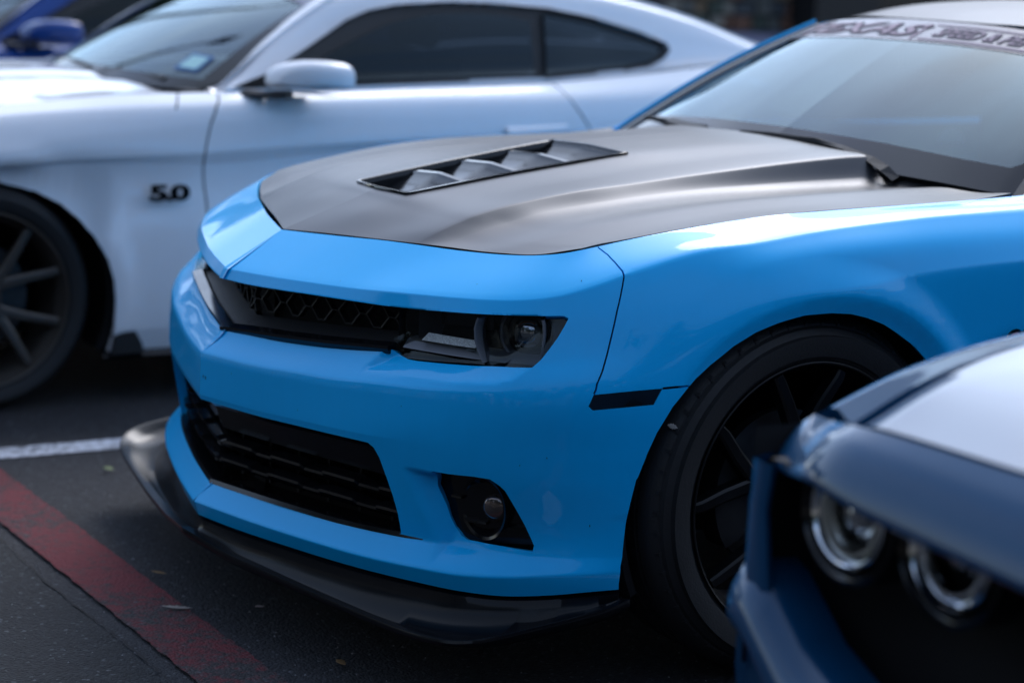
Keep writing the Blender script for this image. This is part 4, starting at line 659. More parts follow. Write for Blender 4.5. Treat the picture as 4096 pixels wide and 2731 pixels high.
# ---- splitter
sp = MB(); edge = [(0, -.047, .183), (.082, -.030, .174), (.173, -.016, .167), (.276, .001, .166), (.395, .024, .163), (.534, .055, .159), (.696, .090, .157), (.80, .112, .162), (.865, .135, .170), (.905, .165, .180), (.925, .21, .190), (.935, .28, .200), (.938, .36, .208), (.936, .43, .216), (.925, .49, .224)]
inn_s = [0, .085, .178, .285, .41, .555, .72, .82, .885, .925, .955, .99, 1.03, 1.06, 1.085]
zj = zi([0, .12, .25, .41, .73, .83, .92, 1.03, 1.1], [.2065, .204, .205, .206, .214, .2155, .2235, .233, .235])
rows = []
for (ex, ey, ez), s_ in zip(edge, inn_s):
    i0 = Vector(sx(s_, .02, zj(s_)-.004)); i1 = Vector(sx(s_, .006, zj(s_)-.011)); e = Vector((ex, ey, ez)); wd = (e-i1); zj_ = i1.z
    def mixp(f, z): return (i1.x+wd.x*f, i1.y+wd.y*f, z)
    lf = 1 - min(.5, .022/max(.03, math.hypot(wd.x, wd.y))); rows.append([tuple(i0), tuple(i1), mixp(.03, zj_-.016), mixp(.10, max(ez-.008, zj_-.038)), mixp(lf*.55, ez-.020), mixp(lf*.9, ez-.012), mixp(lf+.02, ez-.002), mixp(.985, ez-.001), mixp(1.0, ez-.006), mixp(.985, ez-.012), mixp(.6, ez-.030), mixp(.2, ez-.030), (i1.x, i1.y+.03, ez-.028)])
Rw = [np.array(r_) for r_ in rows]; M_ = np.stack(Rw); kk = np.arange(len(rows)); fine = np.linspace(0, len(rows)-1, 90)
M2 = _crv(M_.reshape(len(rows), -1), kk.astype(float), fine).reshape(90, -1, 3)
half = [[tuple(p) for p in r_] for r_ in M2]; full = [[(-p[0], p[1], p[2]) for p in r_] for r_ in half[::-1][:-1]] + half
full = [[(0.0 if abs(p[0]) < .0005 else p[0], p[1], p[2]) for p in r_] for r_ in full]
s2 = MB(); s2.grid(full, close=True); k = len(full[0]); n = len(full); s2.f += [tuple(range(k)), tuple((n-1)*k+i for i in range(k))]
s2.build('front_splitter', SPLIT, CAR, angle=50)
# ---- inner shell, wheel wells
ub = MB(); ub.box((-.50, .30, .20), (.50, 4.4, .74)); ub.box((-.86, 1.42, .22), (.86, 3.25, .80)); ub.box((-.55, .25, .24), (.55, .32, .40)); ub.build('underbody', VOID, CAR, smooth=False)
for sd in (1, -1):
    for cy_ in (.915, 3.75):
        wl = MB(); wl.lathe([(-.42, .10), (-.42, .415), (-.075, .415), (-.075, .40)], (.93, cy_, .376), 'x', 48, ang=(math.radians(-25), math.radians(205)))
        if sd < 0: wl.xf(lambda p: (-p[0], p[1], p[2]))
        wl.build('wheel_well', VOID, CAR, smooth=False)
# ---- bonnet (heightfield loft centre -> edge)
def yl(*pts): return np.array(pts, float)
long = [ # x(y), z(y) tables per row: list of (y,x,z)
 yl((.176, 0, .8205), (.286, 0, .862), (.358, 0, .889), (.399, 0, .9035), (.50, 0, .927), (.65, 0, .952), (.80, 0, .974), (.95, 0, .992), (1.10, 0, 1.003), (1.25, 0, 1.011), (1.42, 0, 1.015), (1.475, 0, 1.013)),
 yl((.211, .11, .8265), (.30, .114, .865), (.36, .117, .886), (.41, .121, .903), (.50, .127, .919), (.65, .136, .944), (.80, .146, .967), (.95, .154, .988), (1.10, .155, .999), (1.25, .155, 1.008), (1.42, .155, 1.013), (1.475, .155, 1.011)),
 yl((.252, .25, .833), (.31, .25, .856), (.37, .25, .879), (.43, .25, .898), (.52, .25, .915), (.66, .25, .938), (.80, .25, .957), (.95, .25, .975), (1.10, .25, .988), (1.25, .25, .999), (1.41, .25, 1.009), (1.47, .25, 1.008)),
 yl((.294, .385, .8385), (.34, .386, .860), (.39, .387, .879), (.44, .388, .8955), (.53, .391, .916), (.67, .395, .938), (.80, .392, .950), (.95, .385, .964), (1.10, .380, .977), (1.25, .380, .990), (1.38, .385, 1.000), (1.45, .388, 1.003)),
 yl((.315, .432, .8395), (.36, .434, .851), (.41, .435, .865), (.47, .436, .8795), (.555, .437, .8985), (.69, .436, .916), (.82, .432, .928), (.965, .424, .938), (1.11, .420, .944), (1.26, .421, .950), (1.385, .426, .955), (1.465, .430, .957)),
 yl((.378, .575, .8425), (.42, .583, .855), (.46, .590, .866), (.52, .597, .880), (.61, .603, .898), (.73, .607, .916), (.85, .610, .929), (.98, .612, .938), (1.12, .614, .944), (1.27, .618, .949), (1.40, .622, .953), (1.49, .626, .955)),
 yl((.417, .648, .8485), (.46, .662, .860), (.50, .672, .870), (.56, .682, .882), (.65, .692, .898), (.76, .700, .914), (.87, .706, .926), (1.00, .711, .935), (1.13, .714, .941), (1.28, .717, .946), (1.41, .716, .950), (1.505, .712, .954)),
 yl((.484, .7045, .866), (.52, .7125, .8745), (.56, .722, .8815), (.62, .733, .892), (.70, .746, .905), (.79, .760, .9175), (.89, .772, .9285), (1.01, .782, .936), (1.14, .7865, .941), (1.29, .788, .9455), (1.42, .788, .9505), (1.525, .785, .9615))]
hs = np.linspace(0, 1, 12); hrows = [[(p[1], p[0], p[2]) for p in T] for T in long]
hcr = [[.7]*12, [.12]*12, [0]*12, [.55, .7, .8, .85, .85, .85, .85, .85, .85, .85, .85, .85], [.1]*12, [0]*12, [0]*12, [1]*12]
HL = Loft(hs, hrows, hcr)
hu = np.linspace(0, 1, 96); ht = np.arange(0, 7.001, .1)
u0, u1 = 3/11, 7/11
hv = [(u0, 0)] + [(u0, t_) for t_ in np.linspace(.1, 1, 10)] + [(u_, 1.0) for u_ in np.linspace(u0, u1, 40)[1:]] + [(u1, t_) for t_ in np.linspace(.9, 0, 10)]
VH, FH = cdt(HL, hu, ht, [hv], TS=.1)
labh = classify(VH, FH, [('vent', hv + [(u1, -.1), (u0, -.1)])], 'bonnet')
panel('bonnet', HL, VH, FH, labh == 'bonnet', WRAP, CAR, sign=-1, mirror='join', flange=.02, et=.06, eu=.008)
panel('bonnet_liner', HL, VH, FH, labh != 'x', VOID, CAR, sign=-1, mirror='join', flange=0, off=.10, skip0=True, et=.06, eu=.01)
# ---- bonnet vent insert: frame and louvre vanes
vt = empty('bonnet_vent'); vt.parent = CAR; vt.location = OFF[CAR.name]
def hz(x, y):
    """bonnet height at (x,y) inside the vent area (from the edge rows)"""
    T = long[1]; C0 = long[0]; xe = np.interp(y, T[:, 0], T[:, 1]); a = np.interp(y, C0[:, 0], C0[:, 2]); b = np.interp(y, T[:, 0], T[:, 2]); return float(a + (b-a)*min(1.1, abs(x)/xe))
def hw(y): return float(np.interp(y, long[1][:, 0], long[1][:, 1]))
fr = MB(); loop = [(0, .399)] + [(hw(.41)*.95, .41)] + [(hw(y), y) for y in np.linspace(.42, .95, 24)] + [(0, .951)]
loop = loop + [(-x, y) for x, y in loop[::-1][1:-1]]
rows = []; n = len(loop)
for i, (x, y) in enumerate(loop):
    a = Vector((*loop[i-1], 0)); b = Vector((*loop[(i+1) % n], 0)); t = (b-a).normalized(); nrm = Vector((-t.y, t.x, 0)); c = Vector((x, y, 0)); 
    if nrm.dot(Vector((0, .67, 0))-c) < 0: nrm = -nrm
    z = hz(x, y); q = [(-.004, .001), (-.003, .005), (.004, .0055), (.009, .002), (.011, -.012), (.011, -.035)]
    rows.append([(c.x+nrm.x*d, c.y+nrm.y*d, z+h) for d, h in q])
fr.grid(rows + [rows[0]]); fr.build('vent_frame', GLOSSB, vt, angle=50)
vb = MB(); vb.grid([[(-hw(y)-.005, y, hz(0, y)-.06), (hw(y)+.005, y, hz(0, y)-.06)] for y in np.linspace(.39, .96, 6)]); vb.build('vent_floor', VOID, vt)
yv = [.43, .56, .69, .82, .945]
for k in range(4):
    y0, y1 = yv[k], yv[k+1]; m = MB(); rows = []
    for y, dz in ((y0+.008, -.046), (y0+.02, -.036), (y0+.06, -.026), (y1-.016, -.007), (y1-.010, -.001), (y1, .0), (y1+.002, -.008), (y1-.004, -.010)):
        wv = hw(y)-.013 - (.03 if dz < -.03 else 0)*0; rows.append([(x, y + .02*abs(x)/wv*0, hz(x, y)+dz) for x in np.linspace(-wv, wv, 13)])
    m.grid(rows); m.build('vent_vane', GLOSSB, vt, angle=30)
# ---- windscreen, roof, pillars
WSr = []
ub_ = np.array([0, .25, .5, .7, .85, 1.0])        # across, centre -> corner
bx = [0, .22, .43, .60, .71, .765]; by = [1.44, 1.45, 1.475, 1.505, 1.535, 1.565]; bz = [.975, .973, .968, .962, .955, .950]
tx_ = [0, .17, .33, .455, .53, .575]; ty_ = [1.985, 1.988, 2.0, 2.02, 2.045, 2.075]; tz_ = [1.300, 1.298, 1.290, 1.279, 1.268, 1.257]
def wrow(f, bow):
    return [(bx[i]*(1-f)+tx_[i]*f, by[i]*(1-f)+ty_[i]*f, bz[i]*(1-f)+tz_[i]*f + bow) for i in range(6)]
WL = Loft(ub_, [wrow(0, 0), wrow(.25, .012), wrow(.5, .016), wrow(.75, .012), wrow(1, 0)], [[0]*6]*5)
wu = np.linspace(0, 1, 28); wt = np.linspace(0, 4, 30)
frl = [(0, .62), (.4, .60), (.7, .54), (.86, .55), (.93, .75), (.955, 1.2), (.965, 2), (.965, 3.9), (.965, 4)]
VW, FW = cdt(WL, wu, wt, [dens(frl, .02)], TS=.12)
labw = classify(VW, FW, [('glass', frl + [(0, 4.2)])], 'frit')
ws = panel('windscreen', WL, VW, FW, labw == 'glass', WSG, CAR, sign=1, mirror='join', flange=0, et=.1, eu=.02)[0]
fb = panel('glass_border', WL, VW, FW, labw == 'frit', FRIT, ws, sign=1, mirror='join', flange=0, et=.1, eu=.02)[0]; fb.location = (0, 0, 0)
def wsp(x, f, lift=.002):
    """point on the windscreen at lateral x, height fraction f (0..1)"""
    t_ = np.full(60, f*4); uu = np.linspace(0, 1, 60); P = WL.pos(uu, t_); ax = abs(x); u_ = float(np.interp(ax, P[:, 0], uu))
    p = WL.pos([u_], [f*4])[0]; n = WL.normal([u_], [min(f*4, 3.9)])[0]
    if n[2] < 0: n = -n
    p = p + n*lift; return (math.copysign(p[0], x) if ax > 1e-6 else 0, p[1], p[2])
bn = MB(); bn.grid([[wsp(x, f, .0015) for x in np.linspace(-.62, .62, 60)] for f in np.linspace(.815, .998, 8)]); bn.build('sun_strip', BANNER, ws).location = (0, 0, 0)
def banner_text(txt, size, x0, f0, m, lift, sx_=1.0, **kw):
    g = lambda p: wsp(x0 + p[0]*sx_, f0 + p[1]/.60, lift)
    o = text_on('lettering', txt, size, g, m, ws, **kw); o.location = (0, 0, 0)
banner_text('TEXAS', .086, -.54, .852, LETTD, .003, 2.05, shear=.45, offset=.0042); banner_text('TEXAS', .086, -.54, .852, LETT, .0045, 2.05, shear=.45, offset=.0012)
for (f_, h_) in ((.830, .013), (.955, .010)):
    m = MB(); m.grid([[wsp(x, f, .003) for x in np.linspace(.03, .60, 30)] for f in (f_, f_+h_)]); m.build('banner_line', LETT, ws).location = (0, 0, 0)
m = MB(); m.grid([[wsp(x + d, f, .003) for f in np.linspace(.830, .965, 5)] for x, d in ((.0, .0), (.012, .0))]); m.xf(lambda p: p); m.build('banner_line', LETT, ws).location = (0, 0, 0)
banner_text('SPEED & PERFORMANCE', .060, .06, .868, LETTD, .003, .96, shear=.3, offset=.0026); banner_text('SPEED & PERFORMANCE', .060, .06, .868, LETT, .0042, .96, shear=.3, offset=.0006)
# pale half disc above the dash, and mirror
m = MB(); cc = Vector((.285, 1.80, 1.02)); m.add([tuple(cc)] + [tuple(cc + Vector((.05*math.cos(a), .0, .035*math.sin(a)+.005*math.cos(a)))) for a in np.linspace(0, math.pi, 14)], [tuple(range(15))]); m.build('pale_half_disc', PALE, CAR, smooth=False)
m = MB(); m.tube([(0, 2.0, 1.20), (0, 1.99, 1.235)], .008); m.box((-.12, 1.985, 1.175), (.12, 2.01, 1.235)); m.build('rear_view_mirror', GLOSSB, CAR)
# roof
def ri(x_, a, b): return float(np.interp(x_, a, b))
rf_rows = []
ys_r = [1.99, 2.15, 2.35, 2.6, 2.9, 3.15]
prof_r = [(0, 0), (.3, .0), (.55, .0), (.78, .0), (.93, .0), (1.0, 0)]
def roofp(fx, y):
    hwid = ri(y, [1.99, 2.15, 2.6, 3.15], [.60, .625, .635, .60]); zc = ri(y, [1.99, 2.15, 2.35, 2.6, 2.9, 3.15], [1.303, 1.332, 1.350, 1.358, 1.348, 1.325])
    yy = y + .09*fx**2.2*(1 if y < 2.1 else max(0, (2.6-y)/.5)) ; drop = .012*fx**2 + .055*max(0, fx-.55)**1.6/.45**1.6
    return (fx*hwid*.985, yy, zc - drop*(.85 if y < 2.1 else 1))
RL = Loft(np.array([0, .16, .36, .6, .8, 1.0]), [[roofp(fx, y) for y in ys_r] for fx in (0, .3, .55, .72, .86, .95, 1.0)], [[0]*6]*7)
VR, FR = cdt(RL, np.linspace(0, 1, 30), np.arange(0, 6.01, .2), [])
panel('roof', RL, VR, FR, np.ones(len(FR), bool), WRAP, CAR, sign=-1, mirror='join', flange=.015, et=.1, eu=.02)
for sd in (1, -1):
    mm_ = lambda m: m if sd == 1 else m.xf(lambda p: (-p[0], p[1], p[2]))
    def pil(f):   # glass-edge line and outward frame of the pillar
        i = f; g0 = Vector((.765-.19*i, 1.565+.51*i, .950+.307*i + .055*math.sin(math.pi*i)*.35)); return g0
    fs = np.linspace(-.04, 1.0, 20)
    for nm, mt, offs in (('pillar_seal', MATTEB, ((-.012, .004), (-.002, .010), (.012, .008), (.014, -.01))), ('pillar_trim', BRIGHT, ((.012, .006), (.014, .011), (.020, .011), (.022, .004))), ('pillar_gutter', MATTEB, ((.021, .004), (.026, .013), (.038, .013))), ('windscreen_pillar', BLUE, ((.036, .010), (.041, .022), (.058, .020), (.074, .004), (.085, -.03)))):
        m = MB(); rows = []
        for f in fs:
            g0 = pil(f); k = .75 if nm == 'windscreen_pillar' else 1
            rows.append([(g0.x + dx*1.0, g0.y + dx*.35, g0.z + dz) for dx, dz in offs])
        m.grid(rows); mm_(m).build(nm, mt, CAR, angle=60)
    # roof rail, side glass, rear pillar
    rl = MB(); rows = []
    for y in np.linspace(2.06, 3.2, 16):
        p = roofp(1.0, y) if y > 2.1 else (.60, 2.08, 1.262); hx = ri(y, [2.06, 2.15, 2.6, 3.15], [.60, .622, .63, .597]); hz_ = ri(y, [2.06, 2.15, 2.35, 2.6, 2.9, 3.15, 3.3], [1.252, 1.272, 1.287, 1.293, 1.282, 1.258, 1.22])
        rows.append([(hx-.008, y, hz_+.006), (hx+.015, y, hz_+.002), (hx+.032, y, hz_-.018), (hx+.036, y, hz_-.04)])
    rl.grid(rows); mm_(rl).build('roof_rail', BLUE, CAR)
    sg = MB(); yb = [1.66, 1.8, 2.0, 2.3, 2.7, 3.05, 3.3]; rows = [[(.80-.01*k, yb[k], ri(yb[k], [1.6, 2, 2.8, 3.3], [.958, .975, .99, 1.0])) for k in range(7)], [(ri(y, [1.66, 1.95, 2.1, 3.05, 3.3], [.79, .70, .655, .63, .66]), y, ri(y, [1.66, 1.8, 2.1, 2.6, 3.05, 3.3], [.965, 1.06, 1.235, 1.255, 1.225, 1.17])) for y in yb]]
    sg.grid(rows); mm_(sg).build('side_window', SIDEG, CAR, smooth=False)
    cp = MB(); cp.grid([[(.775, 3.3, 1.0), (.78, 3.5, 1.0), (.77, 4.05, .995)], [(.70, 3.3, 1.12), (.70, 3.5, 1.10), (.72, 3.85, 1.03)], [(.63, 3.14, 1.26), (.60, 3.3, 1.235), (.62, 3.6, 1.11)]]); mm_(cp).build('rear_pillar', BLUE, CAR)
    mr = MB(); mr.tube([(.86, 2.16, .985), (.93, 2.15, 1.0)], .02)
    ell = [[(.99+.10*math.cos(a)*k_, 2.12+yy, 1.03+.062*math.sin(a)*k_) for a in np.linspace(0, 2*math.pi, 18)[:-1]] for yy, k_ in ((.06, .95), (.04, 1.0), (-.01, .97), (-.05, .75), (-.07, .4), (-.074, .05))]
    mr.grid(ell, close=True); mm_(mr).build('door_mirror', BLUE, CAR)
# rear deck and rear end
rd = MB(); rd.grid([[(-.62, 3.25, 1.235), (0, 3.2, 1.30), (.62, 3.25, 1.235)], [(-.66, 3.85, 1.02), (0, 3.9, 1.04), (.66, 3.85, 1.02)]]); rd.build('rear_window', FRIT, CAR)
dk = MB(); dk.grid([[(-.76, 3.8, 1.0), (0, 3.85, 1.04), (.76, 3.8, 1.0)], [(-.74, 4.2, .995), (0, 4.25, 1.02), (.74, 4.2, .995)], [(-.45, 4.6, .968), (0, 4.64, .97), (.45, 4.6, .968)]]); dk.build('boot_lid', BLUE, CAR)
# interior
m = MB(); m.grid([[(-.70, 1.58, .93), (0, 1.50, .95), (.70, 1.58, .93)], [(-.70, 1.9, .97), (0, 1.85, .985), (.70, 1.9, .97)], [(-.70, 2.0, .90), (0, 1.98, .92), (.70, 2.0, .90)], [(-.70, 2.0, .6), (0, 1.98, .6), (.70, 2.0, .6)]]); m.build('dashboard', DASH, CAR)
for sd in (1, -1):
    m = MB(); m.box((.37*sd-.25, 2.2, .45), (.37*sd+.25, 2.75, .62)); m.box((.37*sd-.24, 2.72, .5), (.37*sd+.24, 2.88, 1.08)); m.box((.37*sd-.13, 2.76, 1.1), (.37*sd+.13, 2.86, 1.24)); m.build('seat', SEATM, CAR, bevel=.03)
m = MB(); m.lathe([(-.012, .185), (0, .197), (.012, .185), (0, .173)], (0, 0, 0), 'y', 40); m.box((-.17, -.01, -.02), (.17, .01, .02)); qq = Matrix.Rotation(math.radians(-22), 4, 'X'); m.xf(lambda p: qq @ Vector(p) + Vector((.37, 2.08, .93))); m.build('steering_wheel', GLOSSB, CAR)
# wipers and cowl
cw_ = MB(); cw_.grid([[(-.76, 1.50, .925), (-.4, 1.44, .945), (0, 1.42, .955), (.4, 1.44, .945), (.76, 1.50, .925)], [(-.765, 1.57, .945), (-.4, 1.49, .965), (0, 1.455, .972), (.4, 1.49, .965), (.765, 1.57, .945)]]); cw_.build('cowl_panel', MATTEB, CAR)
def wiper(px, pts, armp):
    wpz = empty('wiper'); wpz.parent = CAR; wpz.location = OFF[CAR.name]
    m = MB(); m.tube(pts, [.006]+[.011]*(len(pts)-2)+[.006], 6); m.build('wiper_blade', VOID, wpz)
    for k in range(5):
        a = Vector(pts[0]).lerp(Vector(pts[-1]), .15+.17*k); 
    m = MB(); m.tube(armp, [.020, .022, .018, .012, .008][:len(armp)], 4, flat=.55); m.build('wiper_arm', MATTEB, wpz, smooth=False)
wiper(1, [(-.10, 1.46, 1.012), (.03, 1.455, 1.014), (.12, 1.455, 1.014), (.20, 1.455, 1.016), (.28, 1.455, 1.011)], [(.470, 1.475, .955), (.445, 1.465, .975), (.40, 1.462, .992), (.30, 1.458, 1.011), (.18, 1.455, 1.021)])
wiper(0, [(-.72, 1.60, .995), (-.5, 1.53, 1.0), (-.3, 1.50, 1.006)], [(-.15, 1.47, .985), (-.3, 1.49, .998), (-.5, 1.53, 1.004)])
# corner trims at the far end of the bonnet, emblem on the fender
WX = .9077
wheel(CAR, WX, .915, .3759, .374, .2785, RIMB, 1, 'split'); wheel(CAR, -WX, .915, .3759, .374, .2785, RIMB, -1, 'split')
wheel(CAR, WX, 3.75, .3759, .374, .2785, RIMB, 1, 'split', notches=False); wheel(CAR, -WX, 3.75, .3759, .374, .2785, RIMB, -1, 'split', notches=False)
for sd in (1, -1):
    m = MB()
    for k, ltr in enumerate('SS'):
        pass
    g = lambda p: (sd*(.9465+p[2]), 1.375+p[0]*1.0 if sd > 0 else 1.50-p[0], .640+p[1])
    text_on('emblem', 'SS', .078, lambda p: g((p[0], p[1], .001)), GLOSSB, CAR, shear=.3, offset=.006); text_on('emblem_face', 'SS', .072, lambda p: g((p[0]+.002, p[1]+.003, .003)), REDL, CAR, shear=.3)
# ------------------------------------------------------------------ the neighbours: a five-litre fastback coupe (white), and a deep blue one beyond
def catm(xk, yk, x): return float(_crv(np.array(yk, float)[:, None], np.array(xk, float), np.array([float(x)]))[0, 0])
def fastback(root, PAINT, badge=True, wheelm=RIMG, cal=CALI):
    R_ = root
    ycol = [-.92, -.80, -.60, -.35, -.05, .25, .55, .85, 1.2, 1.6, 2.1, 2.5, 2.8, 3.2, 3.6, 3.85]
    ck = lambda ys, vs: [catm(ys, vs, y) for y in ycol]
    wrap = ck([-.92, -.8, -.6, -.35, -.05, .25, 1, 3.2, 3.6, 3.85], [.30, .18, .075, .03, .01, 0, 0, 0, .03, .12])
    def row(xo, yk, zk, xs=None):
        zz = ck(yk, zk); return [((xo[i] if hasattr(xo, '__len__') else xo) - wrap[i], ycol[i], zz[i]) for i in range(len(ycol))]
    flx = ck([-.92, .0, .9, 1.6, 2.4, 3.0, 3.85], [.0, .006, -.004, -.006, .01, .02, 0])
    r0 = row([.835+.5*0]*16, [-.92, -.6, 0, .3, .72, .861, .956, 1.394, 2.118, 2.455, 2.58, 2.8, 3.2, 3.85], [.72, .80, .885, .925, .957, .958, .959, .969, .996, 1.024, 1.040, 1.06, 1.07, 1.04])
    r1 = row([.90+f for f in flx], [-.92, -.6, .185, .723, .886, 1.247, 1.817, 2.4, 3.0, 3.85], [.66, .755, .886, .911, .917, .929, .938, .955, .985, .96])
    r2 = row([.932+f for f in flx], [-.92, 0, .404, .83, 1.236, 2, 3.0, 3.85], [.60, .73, .763, .781, .803, .835, .87, .86])
    r3 = row([.914+f for f in flx], [-.92, 0, .4, .6, .839, 1.246, 2, 3.0, 3.85], [.57, .71, .752, .745, .738, .768, .80, .84, .83])
    r4 = row([.936+f for f in flx], [-.92, 0, .6, 1.2, 2.4, 3.85], [.48, .50, .52, .55, .60, .62])
    r5 = row(.932, [-.92, 0, .711, 3, 3.85], [.30, .25, .240, .26, .32])
    r6 = row(.910, [-.92, .6, 3, 3.85], [.20, .165, .165, .22])
    crs = [[1]*16, [.15]*16, np.interp(ycol, [0, .35, .7, 3], [0, 0, .9, .8]), np.interp(ycol, [0, .4, .7, 3], [0, 0, .35, .3]), [0]*16, [.7]*16, [1]*16]
    def fl(L_, u, t, p):
        p = p.copy(); 
        for cy_ in (.123, 2.84):
            r = np.hypot(p[:, 1]-cy_, p[:, 2]-.343); a = p[:, 2] > .1
            p[:, 0] += np.where(a & (p[:, 2] < .86), np.where(r > .415, .014*sstep((.50-r)/.085), .014 - .010*np.clip((.415-r)/.045, 0, 1)), 0)*np.clip((.86-p[:, 2])/.06, 0, 1)
        return p
    W = Loft(ycol, [r0, r1, r2, r3, r4, r5, r6], crs, fl)
    tt = np.linspace(0, 6, 600)
    def yz(poly, h=.02):
        out = []
        for y, z in dens(poly, h, 1.0):
            p = W.raw(np.full(600, y), tt); out.append((y, float(tt[np.abs(p[:, 2]-z).argmin()])))
        return out
    def archp(cy_, pts): return yz(pts, .015)
    a1 = archp(.123, [(-.27, .16), (-.285, .30), (-.25, .45), (-.17, .57), (-.06, .66), (.05, .695), (.176, .696), (.292, .666), (.37, .625), (.421, .578), (.465, .525), (.505, .457), (.525, .39), (.531, .328), (.527, .218), (.518, .161)])
    a1 = [(a1[0][0], 6.0)] + a1 + [(a1[-1][0], 6.0)]
    a2 = archp(2.84, [(2.84+.385*math.cos(a), .343+.385*math.sin(a)) for a in np.linspace(math.pi+.45, -.45, 26)]); a2 = [(a2[0][0], 6.0)] + a2 + [(a2[-1][0], 6.0)]
    s1 = yz([(.912, .99), (.895, .94), (.877, .92), (.849, .868), (.830, .80), (.826, .767), (.830, .69), (.836, .628), (.845, .45), (.865, .245)]); s1[0] = (s1[0][0], 0)
    s2 = yz([(2.116, 1.03), (2.167, .941), (2.227, .854), (2.30, .70), (2.33, .5), (2.30, .36), (2.22, .245)]); s2[0] = (s2[0][0], 0)
    tk = yz([(.775, .99), (.768, .955), (.738, .909)]); tk[0] = (tk[0][0], 0)
    ts1, ts2, ts3 = strip_of(s1, .0035), strip_of(s2, .0035), strip_of(tk, .003)
    cl = lambda l: [(p[0], min(6, max(0, p[1]))) for p in l]
    dskirt = yz([(.53, .20), (.545, .228), (.58, .232), (.61, .165)], .02)
    V, F = cdt(W, np.concatenate([np.arange(-.92, 1.3, .03), np.arange(1.3, 3.85, .06), [3.85]]), np.arange(0, 6.01, .2), [a1, a2, cl(ts1) + cl(ts1)[:1], cl(ts2) + cl(ts2)[:1], cl(ts3), dskirt])
    fp = [(-2, -1)] + s1 + [(.9, 7), (-2, 7)]; dp = s1 + [(.87, 5.2), (2.22, 5.2)] + s2[::-1]
    lab = classify(V, F, [('gap0', ts1), ('gap1', ts2), ('gap2', ts3), ('x', a1), ('x', a2), ('fender', fp), ('rocker_panel', [(.8, 5.2), (2.3, 5.2), (2.3, 7), (.8, 7)]), ('door', [(p[0], p[1]) for p in dp])], 'quarter_panel')
    for nm in ('fender', 'door', 'quarter_panel', 'rocker_panel'): panel(nm, W, V, F, lab == nm, PAINT, R_, mirror='both', flange=.015, skip0=False, et=.12, eu=.02)
    for k in range(3): panel('panel_gap', W, V, F, lab == 'gap%d' % k, VOID, R_, mirror='both', flange=0, off=.006, skip0=False, et=.12, eu=.02)
    # bonnet
    HY = [-.90, -.6, -.3, 0, .3, .55, .76]
    def hr(xs, zs, ye): return [(xs[i], HY[i] + ye*(1 if i == 6 else 0), zs[i]) for i in range(7)]
    hb = [hr([0]*7, [.78, .87, .925, .958, .975, .982, .975], -.06), hr([.20]*7, [.775, .868, .925, .958, .977, .985, .979], -.05), hr([.30]*7, [.77, .86, .913, .944, .962, .970, .965], -.04), hr([.42]*7, [.77, .87, .92, .951, .968, .976, .968], -.02), hr([.56]*7, [.755, .852, .905, .936, .955, .963, .958], 0), hr([.66]*7, [.745, .83, .885, .918, .94, .950, .951], .0), hr([.66, .75, .80, .825, .834, .834, .832], [.735, .80, .85, .887, .925, .943, .954], .02)]
    HLo = Loft([0, 1, 2, 3, 4, 5, 6], hb, [[1]*7, [.3]*7, [.2]*7, [.3]*7, [.3]*7, [.1]*7, [1]*7])
    Vh, Fh = cdt(HLo, np.linspace(0, 6, 50), np.arange(0, 6.01, .25), []); panel('bonnet', HLo, Vh, Fh, np.ones(len(Fh), bool), PAINT, R_, mirror='join', flange=.01, et=.12, eu=.05)
    # nose (mostly outside the picture)
    nz = MB(); rows = []
    for f in np.linspace(0, 1, 9):
        x = .63*f; y = -1.02 + .10*f**3; rows.append([(x, y+.10, .735+.04*(1-f)), (x, y+.01, .66), (x, y, .5), (x, y+.02, .34), (x, y+.06, .19)])
    rows += [[(.66, -.90, .735), (.66, -.90, .66), (.66, -.90, .5), (.66, -.90, .34), (.65, -.88, .19)]]
    full = [[(-p[0], p[1], p[2]) for p in r_] for r_ in rows[::-1][:-1]] + rows; nz.grid(full); nz.build('front_bumper', PAINT, R_)
    gm = MB(); gm.box((-.50, -1.03, .50), (.50, -1.0, .66)); gm.build('grille', MATTEB, R_, bevel=.01)
    for s_ in (1, -1):
        m = MB(); m.box((s_*.53 if s_ > 0 else -.66, -1.0, .60), (.66 if s_ > 0 else -.53, -.93, .67)); m.build('headlight', GLOSSB, R_, bevel=.01)
    # greenhouse
    belt = lambda y: (.835 if y < 2.2 else .835-.01*(y-2.2)*2, catm([.72, .861, .956, 1.394, 2.118, 2.455, 2.58, 2.8, 3.2, 3.85], [.957, .958, .959, .969, .996, 1.024, 1.040, 1.06, 1.07, 1.04], y))
    zrail = lambda y: catm([.90, .93, 1.11, 1.25, 1.37, 1.5, 1.7, 1.95, 2.2, 2.45, 2.615, 2.811, 3.137, 3.4, 3.7], [.945, .955, 1.085, 1.18, 1.250, 1.283, 1.302, 1.310, 1.306, 1.287, 1.258, 1.212, 1.110, 1.07, 1.045], y)
    def xw(y, z):   # side glass plane with tumblehome
        bx_, bz_ = belt(y); return bx_ - .03 - (z-bz_)*.46
    yg = [.93, 1.0, 1.11, 1.25, 1.37, 1.5, 1.7, 1.95, 2.2, 2.45, 2.615, 2.811, 3.137, 3.4]
    gr = [[(belt(y)[0], y, belt(y)[1]) for y in yg]]
    for f in (.04, .35, .7): gr.append([(xw(y, belt(y)[1]+(zrail(y)-belt(y)[1])*f), y, belt(y)[1]+(zrail(y)-belt(y)[1])*f) for y in yg])
    gr.append([(xw(y, zrail(y)) - .012, y, zrail(y)) for y in yg])
    gr.append([(xw(y, zrail(y)) - .05 - .03*min(1, (y-.93)/.5), y, zrail(y)+.014*min(1, (y-.93)/.3)) for y in yg])
    G = Loft(yg, gr, [[1]*14, [.5]*14, [0]*14, [0]*14, [.2]*14, [1]*14]); t5 = np.linspace(0, 5, 500)
